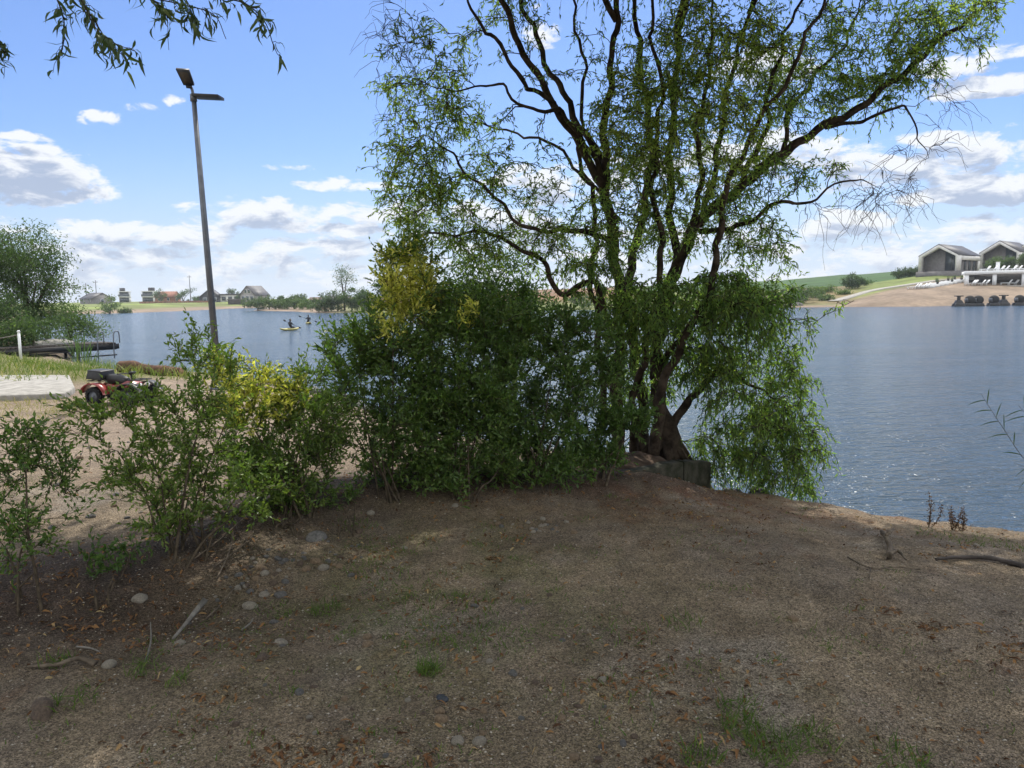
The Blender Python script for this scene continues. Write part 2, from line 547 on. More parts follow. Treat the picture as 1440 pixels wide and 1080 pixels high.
def build_ground():
    rr = np.concatenate([np.linspace(.02, 1, 8)[:-1], np.exp(np.arange(0, math.log(30), .0105)), 30 * np.exp(np.arange(0, math.log(12), .022)), 360 * np.exp(np.arange(0, math.log(14), .07))])
    aa = np.concatenate([np.linspace(rad(-48), rad(48), 430), np.linspace(rad(48), rad(312), 62)[1:-1]])
    m, n = len(rr), len(aa)
    Rg, Ag = np.meshgrid(rr, aa, indexing='ij')
    x = Rg * np.sin(Ag); y = Rg * np.cos(Ag); z = ground_z(x, y)
    d = lake_dist(x, y); far = sm(60, 110, Rg); u = np.arctan2(x, np.maximum(y, 1))
    rd = row_dist(x, y)

    def C(*c):
        return np.array(c, float)

    def lay(col, c, w):
        return col * (1 - w[..., None]) + c * w[..., None]
    n1 = .5 + .5 * wav(x, y, 1.3, 0, 7); n2 = .5 + .5 * wav(x, y, .5, 8, 8); n3 = .5 + .5 * wav(x, y, 25, 4, 8)
    col = np.zeros(x.shape + (3,)) + C(.205, .160, .110)
    col = lay(col, C(.195, .155, .115), sm(.45, .75, n1))
    n4 = .5 + .5 * wav(x, y, .75, 15, 8); n5 = .5 + .5 * wav(x, y, 2.1, 12, 8)
    col = lay(col, C(.085, .064, .046), .32 * sm(.52, .75, n4) * sm(.35, .6, n5))
    col = lay(col, C(.23, .20, .165), .6 * sm(.50, .72, n5) * sm(.3, .6, 1 - n4))
    # reddish leaf mould, under the willow and in drifts
    wl = np.exp(-(((x - 1.2) / 2.2) ** 2 + ((y - 7) / 1.5) ** 2))
    col = lay(col, C(.16, .085, .05), np.clip(.85 * wl * sm(.25, .7, n2) + .45 * sm(.6, .85, n2) * sm(.3, .7, n1), 0, .9))
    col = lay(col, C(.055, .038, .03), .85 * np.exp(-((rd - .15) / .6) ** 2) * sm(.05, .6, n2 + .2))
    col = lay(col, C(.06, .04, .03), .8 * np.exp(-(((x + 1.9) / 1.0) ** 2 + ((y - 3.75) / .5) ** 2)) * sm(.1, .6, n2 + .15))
    # thin green on the sand in the middle
    gw = np.exp(-(((x + .45) / 1.0) ** 2 + ((y - 4.2) / 1.5) ** 2)) + .5 * np.exp(-(((x - 1.0) / .5) ** 2 + ((y - 2.7) / .5) ** 2))
    col = lay(col, C(.10, .12, .045), np.clip(gw, 0, 1) * .45 * sm(.35, .7, n2))
    # pebble beach behind the shrubs: paler
    pb = sm(-.4, -1.6, x) * sm(6.2, 8, y) * sm(40, 24, y)
    col = lay(col, C(.27, .21, .16), pb * (.6 + .4 * n1))
    grs = sm(-7.5, -9.5, x) * sm(16.2, 18.5, y) * sm(.3, 1.5, d)
    col = lay(col, C(.16, .16, .06), grs * .9)
    mound = sm(-17, -21, x) * sm(30, 34, y) * sm(60, 45, Rg)
    col = lay(col, C(.20, .135, .09), mound * .9)
    wet = sm(.42, .08, d + .12 * wav(x, y, .5, 3, 6)) * (1 - far)
    col = lay(col, C(.05, .042, .034), wet * .85)
    # far land
    fcol = np.zeros_like(col) + C(.13, .15, .05)
    sand = C(.21, .16, .118); brown = C(.17, .095, .05); corn = C(.036, .078, .018); lawn = C(.17, .21, .06); weeds = C(.14, .115, .055)
    fcol = lay(fcol, sand, sm(22, 12, d + 6 * n3) * sm(-.18, -.25, u))
    fcol = lay(fcol, lawn, sm(.45, .55, n3) * sm(-.18, -.25, u) * sm(18, 26, d))
    fcol = lay(fcol, brown, sm(-.26, -.22, u) * sm(.2, .1, u) * sm(12, 30, d))
    rb = sm(.26, .36, u)
    fcol = lay(fcol, weeds, rb * sm(2, 10, d))
    fcol = lay(fcol, brown * 1.1, rb * sm(.5, .8, n3) * .6)
    lim = np.interp(u, [.38, .43, .5, .56], [5, 15, 28, 38]); bm = sm(.385, .42, u) * sm(lim + 2, lim - 2, d)
    fcol = lay(fcol, sand * .92, np.maximum(bm, sm(5, 2, d) * rb))
    fcol = lay(fcol, lawn * .8, sm(.40, .44, u) * sm(lim - 1, lim + 3, d) * sm(70, 60, d))
    fcol = lay(fcol, corn, sm(.12, .2, u) * sm(58, 66, d))
    col = col * (1 - far[..., None]) + fcol * far[..., None]
    i = np.arange(m - 1)[:, None]; j = np.arange(n)[None]
    q = np.stack([i * n + j, i * n + (j + 1) % n, (i + 1) * n + (j + 1) % n, (i + 1) * n + j], -1).reshape(-1, 4)[:, ::-1]
    mb = MB().add(np.stack([x, y, z], -1).reshape(-1, 3), q)
    me = mb.mesh("ground", None, True)
    a = me.attributes.new('soil', 'FLOAT_COLOR', 'POINT')
    a.data.foreach_set('color', np.concatenate([col, (1 - far)[..., None]], -1).astype(np.float32).ravel())
    mt = bpy.data.materials.new("sandy_ground"); mt.use_nodes = True
    N = NT(mt.node_tree); b = N.n['Principled BSDF']
    at_ = N.node('ShaderNodeAttribute'); at_.attribute_name = 'soil'
    t = N.node('ShaderNodeTexCoord').outputs['Object']
    vo = N.node('ShaderNodeTexVoronoi'); vo.inputs['Scale'].default_value = 190; N.l.new(t, vo.inputs['Vector'])
    vo2 = N.node('ShaderNodeTexVoronoi'); vo2.inputs['Scale'].default_value = 72; N.l.new(t, vo2.inputs['Vector'])
    sp = N.node('ShaderNodeSeparateColor'); N.l.new(vo.outputs['Color'], sp.inputs[0])
    sp2 = N.node('ShaderNodeSeparateColor'); N.l.new(vo2.outputs['Color'], sp2.inputs[0])
    nf = N.noise(t, 7, 6, .65); nf2 = N.noise(t, .12, 5, .6); nc = N.noise(t, 1.1, 5, .62)
    br = N.m('MULTIPLY', N.ss(sp.outputs[0], 0, 1, .5, 1.5), N.ss(sp2.outputs[1], 0, 1, .82, 1.2))
    br = N.m('MULTIPLY', br, N.ss(nf, .25, .75, .80, 1.2))
    br = N.m('MULTIPLY', br, N.ss(nc, .3, .7, .8, 1.2))
    brf = N.m('MULTIPLY', N.ss(nf2, .3, .7, .75, 1.25), N.ss(N.noise(t, .9, 4, .7), .3, .7, .8, 1.2))
    mixv = N.node('ShaderNodeMix'); N.l.new(at_.outputs['Alpha'], mixv.inputs[0]); N.put(mixv.inputs[2], brf); N.put(mixv.inputs[3], br)
    cr = N.node('ShaderNodeCombineColor')
    for i_ in range(3):
        N.put(cr.inputs[i_], mixv.outputs[0])
    N.put(b.inputs['Base Color'], N.mix(1.0, at_.outputs['Color'], cr.outputs[0], 'MULTIPLY'))
    b.inputs['Roughness'].default_value = .9; b.inputs['Specular IOR Level'].default_value = .15
    h = N.m('ADD', N.m('MULTIPLY', vo.outputs['Distance'], .6), N.m('ADD', N.m('MULTIPLY', vo2.outputs['Distance'], .9), N.m('MULTIPLY', nf, 2.0)))
    bn = N.node('ShaderNodeBump'); bn.inputs['Distance'].default_value = .012; N.put(bn.inputs['Strength'], N.m('MULTIPLY', at_.outputs['Alpha'], .9))
    N.put(bn.inputs['Height'], h); N.l.new(bn.outputs[0], b.inputs['Normal'])
    me.materials.append(mt)
    o = bpy.data.objects.new("ground", me); COL.objects.link(o); o['kind'] = 'structure'


build_ground()


def build_water():
    mt = bpy.data.materials.new("lake_water"); mt.use_nodes = True
    N = NT(mt.node_tree); b = N.n['Principled BSDF']
    b.inputs['Base Color'].default_value = (.030, .058, .090, 1)
    b.inputs['Roughness'].default_value = .13
    b.inputs['IOR'].default_value = 1.333
    b.inputs['Specular IOR Level'].default_value = .5
    t = N.node('ShaderNodeTexCoord').outputs['Object']
    mp = N.node('ShaderNodeMapping'); mp.inputs['Scale'].default_value = (.55, 1.25, 1); mp.inputs['Rotation'].default_value = (0, 0, rad(-14)); N.l.new(t, mp.inputs[0])
    v = mp.outputs[0]
    a = N.noise(v, 1.25, 3, .55, .6); c = N.noise(v, 4.2, 3, .6, .4); e = N.noise(v, .22, 3, .5); g = N.noise(v, 13, 2, .5)
    h = N.m('ADD', N.m('MULTIPLY', a, .24), N.m('ADD', N.m('MULTIPLY', c, .16), N.m('MULTIPLY', g, .055)))
    h = N.m('MULTIPLY', h, N.ss(e, .3, .7, .7, 1.15))
    bn = N.node('ShaderNodeBump'); bn.inputs['Strength'].default_value = 1.0; bn.inputs['Distance'].default_value = .66
    N.put(bn.inputs['Height'], h); N.l.new(bn.outputs[0], b.inputs['Normal'])
    mb = MB().add([(-400, -150, 0), (700, -150, 0), (700, 400, 0), (-400, 400, 0)], [(0, 1, 2, 3)])
    o = part("water", mb, mt); o['kind'] = 'structure'


build_water()


# ------------------------------------------------------------------ growing plants
def catmull(P, n=6):
    P = np.asarray(P, float)
    Q = np.vstack([2 * P[0] - P[1], P, 2 * P[-1] - P[-2]]); out = []
    for i in range(1, len(Q) - 2):
        t = np.linspace(0, 1, n, endpoint=False)[:, None]
        a, b, c, d = Q[i - 1], Q[i], Q[i + 1], Q[i + 2]
        out.append(.5 * (2 * b + (c - a) * t + (2 * a - 5 * b + 4 * c - d) * t * t + (3 * b - a - 3 * c + d) * t ** 3))
    return np.vstack(out + [P[-1:]])


def blob(px, py, rx, ry, Y, dY, n):
    """n points through a clump of foliage; the clump is a real ellipsoid at its own distance"""
    v = unit(rng.standard_normal((n, 3))) * (rng.random((n, 1)) ** .40)
    c = at(px, py, Y)
    return c + v * np.array([rx * Y / FPX, dY, ry * Y / FPX])


def grow(limbs, targets, wig=.05, wl=.35, tip=.003, gain=.010, rmax=.03, up=0.0, dense=.07):
    """joins every target to the nearest fitting limb or earlier branch by a winding branch.
    limbs: list of (points, radii). returns list of (points, radii) of new branches, one per target"""
    pos = [p for p, r in limbs]; rads = [r for p, r in limbs]; dirs = [unit(np.gradient(p, axis=0)) for p, r in limbs]
    pos = np.vstack(pos); rads = np.concatenate(rads); dirs = np.vstack(dirs)
    d0 = np.array([np.min(((pos - t) ** 2).sum(1)) for t in targets])
    out = []
    cap = len(pos) + len(targets) * 14
    A = np.zeros((cap, 3)); Bd = np.zeros((cap, 3)); Rr = np.zeros(cap); n = len(pos)
    A[:n], Bd[:n], Rr[:n] = pos, dirs, rads
    for k_ in np.argsort(d0):
        T = targets[k_]
        w = T - A[:n]; L = np.sqrt((w * w).sum(1)) + 1e-6
        cosv = (w * Bd[:n]).sum(1) / L
        i = int(np.argmin(L * (1.55 - .55 * cosv) + (Rr[:n] > .05) * .05))
        L_ = L[i]
        m = int(np.clip(L_ / dense, 4, 14))
        t = np.linspace(0, 1, m)[:, None]
        d0_ = unit(Bd[i] * .8 + unit(w[i]) * .5 + np.array([0, 0, up]))
        P = A[i] * (1 - t) ** 2 + 2 * t * (1 - t) * (A[i] + d0_ * L_ * .5) + T * t * t
        a1 = unit(np.cross(w[i] + 1e-3, rng.standard_normal(3))); a2 = unit(np.cross(w[i], a1))
        ph = rng.random(4) * TAU; env = np.sin(np.pi * np.clip(t * 1.0, 0, 1)) ** .5
        s_ = t * L_ / wl * TAU
        P = P + env * wig * min(1, L_ / .5) * (a1 * (np.sin(s_ + ph[0]) + .5 * np.sin(2.3 * s_ + ph[1])) + a2 * (np.cos(s_ * .9 + ph[2]) + .5 * np.sin(1.9 * s_ + ph[3])))
        rb = min(Rr[i] * .75, rmax, tip + gain * L_)
        rr_ = np.linspace(max(rb, tip * 1.2), tip, m)
        out.append((P, rr_))
        A[n:n + m] = P; Bd[n:n + m] = unit(np.gradient(P, axis=0)); Rr[n:n + m] = rr_; n += m
    return out


def sprays(branches, per, lo=.35):
    """start points and directions for leafy shoots along branches"""
    Sx, Dx, K = [], [], []
    for bi, (P, r) in enumerate(branches):
        m = len(P); t = lo + (1 - lo) * rng.random(per)
        t[0] = 1.0
        f = t * (m - 1); i = np.minimum(f.astype(int), m - 2); a = (f - i)[:, None]
        Sx.append(P[i] * (1 - a) + P[i + 1] * a); Dx.append(unit(P[i + 1] - P[i])); K.append(np.full(per, bi))
    return np.vstack(Sx), np.vstack(Dx), np.concatenate(K)


def shoots(Sx, Dx, L, spread=.8, droop=.5, up=0.0, k=6, wig=.02):
    M = len(Sx)
    D = unit(Dx + spread * rng.standard_normal((M, 3)) + np.array([0, 0, up]))
    t = np.linspace(0, 1, k)[None, :, None]; L = np.asarray(L)[:, None, None]
    P = Sx[:, None] + D[:, None] * L * t * (1 - .35 * np.clip(droop, 0, 1) * t) + np.array([0, 0, -1.0]) * L * droop * t * t
    a = unit(rng.standard_normal((M, 1, 3))); ph = rng.random((M, 1, 1)) * TAU
    return P + a * wig * np.sin(t * 9 + ph) * np.minimum(1, t * 3)


def leaf_sites(P, per, lo=.08, spread=.9, drop=.0):
    M, K, _ = P.shape
    t = lo + (1 - lo) * (np.arange(per) + rng.random((M, per))) / per
    f = t * (K - 1); i = np.minimum(f.astype(int), K - 2); a = (f - i)[..., None]
    rows = np.arange(M)[:, None]
    p = P[rows, i] * (1 - a) + P[rows, i + 1] * a
    d = unit(P[rows, i + 1] - P[rows, i]) + spread * rng.standard_normal((M, per, 3)) * .75 + np.array([0, 0, -drop])
    return p.reshape(-1, 3), unit(d.reshape(-1, 3))


def limb(pts, r):
    """pts: (px,py,distance) rows -> smooth limb; r radii at those rows"""
    P = np.array([at(*p) for p in pts]); Q = catmull(P, 7)
    rr_ = np.interp(np.linspace(0, len(r) - 1, len(Q)), np.arange(len(r)), r)
    return Q, rr_


# ------------------------------------------------------------------ the big corkscrew willow
def build_willow():
    base = gpt(925, 640, .7)
    root = thing('willow_tree', 'large many-stemmed corkscrew willow with drooping sprays, rooted at the water behind the concrete kerb', 'tree', base)
    bz = 8.3
    L = []

    def add(pts, r):
        L.append(limb(pts, r))
    add([(870, 655, 8.1), (868, 560, 8.1), (872, 470, 8.15), (870, 400, 8.2), (860, 330, 8.2), (852, 260, 8.2), (850, 190, 8.25), (858, 110, 8.3), (866, 30, 8.4), (872, -80, 8.5), (860, -200, 8.7)], [.11, .09, .088, .088, .084, .076, .058, .05, .045, .04, .02])
    add([(853, 270, 8.2), (815, 205, 8.1), (775, 140, 8.0), (735, 70, 7.9), (700, -10, 7.8), (660, -110, 7.7), (640, -200, 7.6)], [.07, .06, .052, .046, .04, .03, .015])
    add([(851, 235, 8.25), (810, 165, 8.4), (775, 100, 8.5), (738, 10, 8.6), (720, -80, 8.8)], [.06, .05, .042, .035, .02])
    add([(780, 145, 8.0), (735, 115, 7.7), (700, 60, 7.5), (665, 20, 7.3), (640, -60, 7.2)], [.035, .03, .026, .02, .01])
    add([(945, 650, 8.2), (942, 610, 8.2), (926, 560, 8.2), (925, 490, 8.3), (940, 420, 8.35), (955, 365, 8.4), (985, 310, 8.4), (1040, 265, 8.4), (1100, 215, 8.35), (1160, 178, 8.3), (1225, 140, 8.2), (1290, 85, 8.1), (1345, 40, 8.0), (1400, -8, 7.9)], [.20, .155, .12, .105, .10, .098, .088, .078, .07, .062, .05, .04, .03, .016])
    add([(955, 370, 8.4), (942, 290, 8.5), (945, 190, 8.6), (952, 70, 8.7), (962, -70, 8.9), (970, -220, 9.0)], [.075, .06, .052, .042, .035, .015])
    add([(985, 318, 8.4), (1006, 235, 8.7), (1022, 130, 9.0), (1052, 20, 9.2), (1085, -120, 9.4)], [.055, .045, .038, .03, .012])
    add([(905, 650, 8.5), (902, 560, 8.6), (888, 470, 8.7), (884, 390, 8.8), (905, 300, 9.0), (915, 200, 9.2), (900, 80, 9.4), (890, -60, 9.6), (900, -200, 9.7)], [.12, .09, .08, .075, .065, .055, .045, .035, .012])
    add([(918, 650, 8.0), (936, 530, 7.8), (975, 455, 7.7), (1005, 385, 7.6), (1012, 310, 7.5), (1040, 220, 7.3), (1100, 120, 7.1), (1150, 20, 7.0), (1190, -100, 6.9)], [.10, .065, .055, .05, .045, .035, .028, .02, .01])
    add([(868, 345, 8.2), (815, 322, 7.9), (760, 325, 7.6), (700, 285, 7.4), (650, 230, 7.2), (600, 195, 7.1)], [.045, .038, .03, .024, .016, .008])
    add([(860, 480, 8.1), (838, 400, 7.8), (790, 410, 7.6), (765, 375, 7.5), (720, 340, 7.4), (640, 326, 7.2), (565, 338, 7.1)], [.05, .045, .04, .034, .028, .018, .007])
    add([(852, 255, 8.2), (800, 168, 7.9), (740, 148, 7.6), (690, 118, 7.4), (630, 128, 7.2)], [.04, .03, .022, .016, .008])
    add([(870, 310, 8.3), (830, 260, 8.6), (770, 200, 8.9), (690, 180, 9.1), (640, 150, 9.2)], [.04, .03, .022, .016, .008])
    add([(942, 600, 8.2), (972, 562, 8.15), (990, 535, 8.1), (1020, 520, 8.05), (1060, 540, 8.0), (1100, 570, 7.95)], [.075, .06, .045, .035, .022, .01])
    add([(932, 510, 8.3), (960, 470, 8.0), (1000, 440, 7.8), (1050, 430, 7.7), (1100, 445, 7.6)], [.05, .04, .032, .022, .01])
    add([(985, 325, 8.4), (1040, 320, 8.0), (1090, 285, 7.8), (1130, 290, 7.7), (1180, 255, 7.6), (1230, 262, 7.5)], [.05, .036, .026, .02, .014, .007])
    add([(1160, 180, 8.3), (1210, 168, 8.1), (1235, 165, 8.0), (1270, 150, 7.9), (1290, 180, 7.9), (1300, 215, 7.9)], [.03, .026, .022, .016, .012, .006])
    add([(1100, 215, 8.35), (1120, 140, 8.6), (1180, 70, 8.8), (1230, -20, 9.0)], [.04, .03, .022, .01])
    add([(893, 655, 8.3), (890, 580, 8.2), (905, 500, 8.1), (925, 430, 7.9), (930, 350, 7.8), (918, 250, 7.7), (930, 140, 7.6), (915, 20, 7.6), (925, -90, 7.6)], [.075, .06, .055, .05, .045, .038, .03, .022, .01])
    add([(880, 655, 8.4), (850, 560, 8.5), (842, 470, 8.6), (832, 390, 8.6), (838, 300, 8.7), (815, 210, 8.8), (822, 100, 8.9), (805, 0, 9.0), (812, -90, 9.0)], [.07, .055, .05, .045, .04, .034, .028, .02, .01])
    add([(960, 360, 8.4), (985, 270, 8.2), (980, 180, 8.0), (1000, 80, 7.9), (995, -60, 7.8)], [.05, .042, .034, .026, .01])
    add([(1040, 265, 8.4), (1075, 180, 8.3), (1090, 90, 8.2), (1125, 0, 8.2), (1140, -90, 8.2)], [.045, .036, .028, .02, .01])
    # hidden upper limbs
    add([(866, 30, 8.4), (800, -120, 8.0), (760, -330, 7.6), (700, -520, 7.2)], [.045, .04, .03, .01])
    add([(952, 70, 8.7), (980, -150, 8.2), (960, -380, 7.6), (900, -600, 7.0)], [.045, .04, .03, .01])
    add([(1052, 20, 9.2), (1150, -200, 8.6), (1200, -420, 8.0), (1150, -640, 7.4)], [.04, .035, .025, .01])
    tb = MB()
    for P, r in L:
        # a winding, knotty line
        s_ = np.concatenate([[0], np.cumsum(np.linalg.norm(np.diff(P, axis=0), axis=1))])
        amp = np.clip(.028 - r * .14, .004, .028)[:, None] * np.minimum(1, s_ / .4)[:, None]
        ph = rng.random(6) * TAU
        for k_ in range(3):
            P[:, k_] += (amp[:, 0] * (np.sin(s_ * 9 + ph[k_]) + .6 * np.sin(s_ * 19 + ph[3 + k_])))
        tb.tube(P, r * .67, 10, rough=.08)
    # root flare
    for a in np.linspace(0, TAU, 9)[:-1]:
        b = at(935, 640, 8.25); e = b + np.array([math.cos(a) * .5, math.sin(a) * .4, 0]); e[2] = gz(e[0], e[1]) - .05
        tb.tube(catmull([b + (0, 0, .25), b + (math.cos(a) * .2, math.sin(a) * .18, .05), e], 4), np.linspace(.07, .02, 9), 7)
    TG = []; LV = []

    def add_t(lst, leafy=1.0, droop=.55, hue=.4, lng=.28):
        for b in lst:
            T = blob(*b); TG.append(T); LV.append(np.tile([leafy, droop, hue, lng], (len(T), 1)))
    add_t([(600, 130, 62, 85, 7.2, .5, 44), (582, 225, 55, 60, 7.1, .5, 34), (590, 285, 62, 34, 7.1, .5, 30), (680, 340, 120, 34, 7.3, .5, 34), (655, 265, 60, 60, 7.3, .6, 24),
           (745, 250, 80, 60, 7.6, .7, 20), (690, 150, 60, 70, 7.6, .8, 10), (760, 60, 110, 70, 8, .8, 16), (640, 40, 40, 40, 7.3, .5, 4), (790, 330, 80, 60, 7.8, .6, 26)], .78, .2, .56, .22)
    add_t([(895, 200, 80, 110, 7.8, 1.1, 85), (955, 90, 90, 100, 8.2, 1.2, 75), (1045, 150, 90, 110, 8.2, 1.2, 100), (1140, 80, 95, 85, 8.2, 1.0, 85), (1245, 60, 85, 65, 8.1, .8, 58), (1335, 25, 65, 42, 8.0, .6, 32),
           (1200, 130, 70, 40, 8.2, .5, 25), (1310, 70, 55, 40, 8.0, .5, 18)], .78, .22, .62, .22)
    add_t([(900, 190, 55, 110, 7.2, .4, 34), (985, 60, 60, 70, 7.2, .4, 22), (1010, 180, 55, 80, 7.1, .4, 26), (1060, 60, 40, 60, 7.2, .4, 12)], 1.0, .25, .88, .22)
    add_t([(990, 300, 90, 70, 8.0, 1.0, 60), (880, 330, 90, 70, 7.8, .9, 42), (1060, 320, 60, 40, 7.8, .6, 16), (1105, 240, 70, 50, 8.0, .6, 26), (1080, 370, 45, 40, 7.8, .6, 12)], .8, .3, .52, .22)
    add_t([(960, 420, 110, 42, 7.8, .8, 130), (1050, 430, 65, 50, 7.7, .7, 60), (890, 450, 60, 50, 7.6, .6, 44), (900, 530, 55, 50, 8.4, .5, 34), (965, 490, 40, 40, 8.2, .4, 26), (840, 380, 60, 50, 7.6, .6, 20)], .85, .42, .38, .20)
    add_t([(1000, 505, 55, 40, 8.0, .5, 40), (1060, 500, 75, 55, 7.9, .6, 60), (1105, 580, 40, 70, 7.9, .5, 50), (1045, 590, 70, 55, 7.9, .5, 60), (1010, 630, 40, 45, 8.0, .4, 26), (1080, 645, 55, 40, 7.9, .5, 44), (1120, 680, 18, 22, 7.9, .3, 10), (1140, 620, 14, 40, 7.8, .3, 8), (1135, 450, 14, 14, 7.6, .2, 3), (1195, 425, 8, 8, 7.6, .1, 1)], .74, .42, .46, .22)
    # upper crown above the picture, it shades the ground
    add_t([(700, -180, 230, 150, 7.6, 1.5, 70), (950, -200, 260, 170, 8.2, 1.7, 120), (1200, -150, 230, 150, 8.0, 1.4, 80), (820, -450, 300, 180, 7.2, 1.6, 110), (1100, -480, 300, 180, 7.4, 1.6, 110), (950, -720, 330, 160, 6.8, 1.5, 90), (780, -160, 240, 60, 10.3, .8, 90), (1050, -170, 200, 60, 10.3, .8, 60)], 1.0, .4, .4, .34)
    T = np.vstack(TG); LV = np.vstack(LV)
    br = grow(L, T, .05, .38, .0032, .013, .03)
    order = np.argsort(np.array([np.min(((np.vstack([p for p, r in L]) - t) ** 2).sum(1)) for t in T]))
    LVo = LV[order]
    for P, r in br:
        tb.tube(P, r, 5, cap=False)
    # bare corkscrew twigs: at the left edge of the crown and hanging on the right
    bare = np.vstack([blob(560, 90, 45, 80, 7.2, .4, 16), blob(580, 30, 60, 40, 7.2, .4, 8), blob(1255, 240, 45, 40, 7.8, .3, 16), blob(1200, 285, 70, 25, 7.7, .3, 14), blob(1320, 150, 30, 60, 7.9, .3, 10), blob(1285, 270, 20, 30, 7.8, .2, 5)])
    bb = grow(L + br[:300], bare, .06, .30, .0022, .006, .012)
    for P, r in bb:
        tb.tube(P, r, 4, cap=False)
    s0, d0, _ = sprays(bb, 3, .4)
    tb.tubes(shoots(s0, d0, .2 + .3 * rng.random(len(s0)), .5, .5, k=8, wig=.05), .0028, .0012, 3)
    # leafy shoots
    cr = MB(); tw = MB()
    s0, d0, kk = sprays(br, 8, .25)
    par = LVo[kk]
    keep = rng.random(len(s0)) < par[:, 0] * .78
    s0, d0, par = s0[keep], d0[keep], par[keep]
    Ls = par[:, 3] * (.55 + .9 * rng.random(len(s0)))
    for lo_, hi_ in ((0, .35), (.35, 2)):
        k_ = (par[:, 1] >= lo_) & (par[:, 1] < hi_)
        P = shoots(s0[k_], d0[k_], Ls[k_], .85, (.22 if lo_ == 0 else .75), 0.0, 7, .035)
        tb.tubes(P, .0030, .0014, 3)
        per = 10 if lo_ == 0 else 8
        p, d = leaf_sites(P, per, .05, .75, .35)
        hue = np.repeat(par[k_, 2], per) + rng.normal(0, .16, len(p))
        cr.leaves(p, d, (.038 if lo_ == 0 else .048) + .026 * rng.random(len(p)), (.0105 if lo_ == 0 else .0135) + .004 * rng.random(len(p)), np.clip(hue, 0, 1), .5)
    # the shading top: broader sprays
    up_ = T[T[:, 2] > 5.9]
    p = np.repeat(up_, 36, 0) + rng.normal(0, .26, (len(up_) * 36, 3))
    p = p[(p[:, 2] > CAM[2] + .47 * np.hypot(p[:, 1], .9 * p[:, 0])) & sun_clear(p)]
    cr.leaves(p, rng.normal(0, 1, p.shape) + (0, 0, -.5), .16 + .08 * rng.random(len(p)), .060 + .03 * rng.random(len(p)), np.clip(rng.normal(.4, .15, len(p)), 0, 1), .3, flat=(0, .5, 1.5))
    part('trunk', tb, BARK, root, base, True)
    part('crown', cr, WILLOW, root, base)
    print('willow leaves', cr.n // 4)


build_willow()


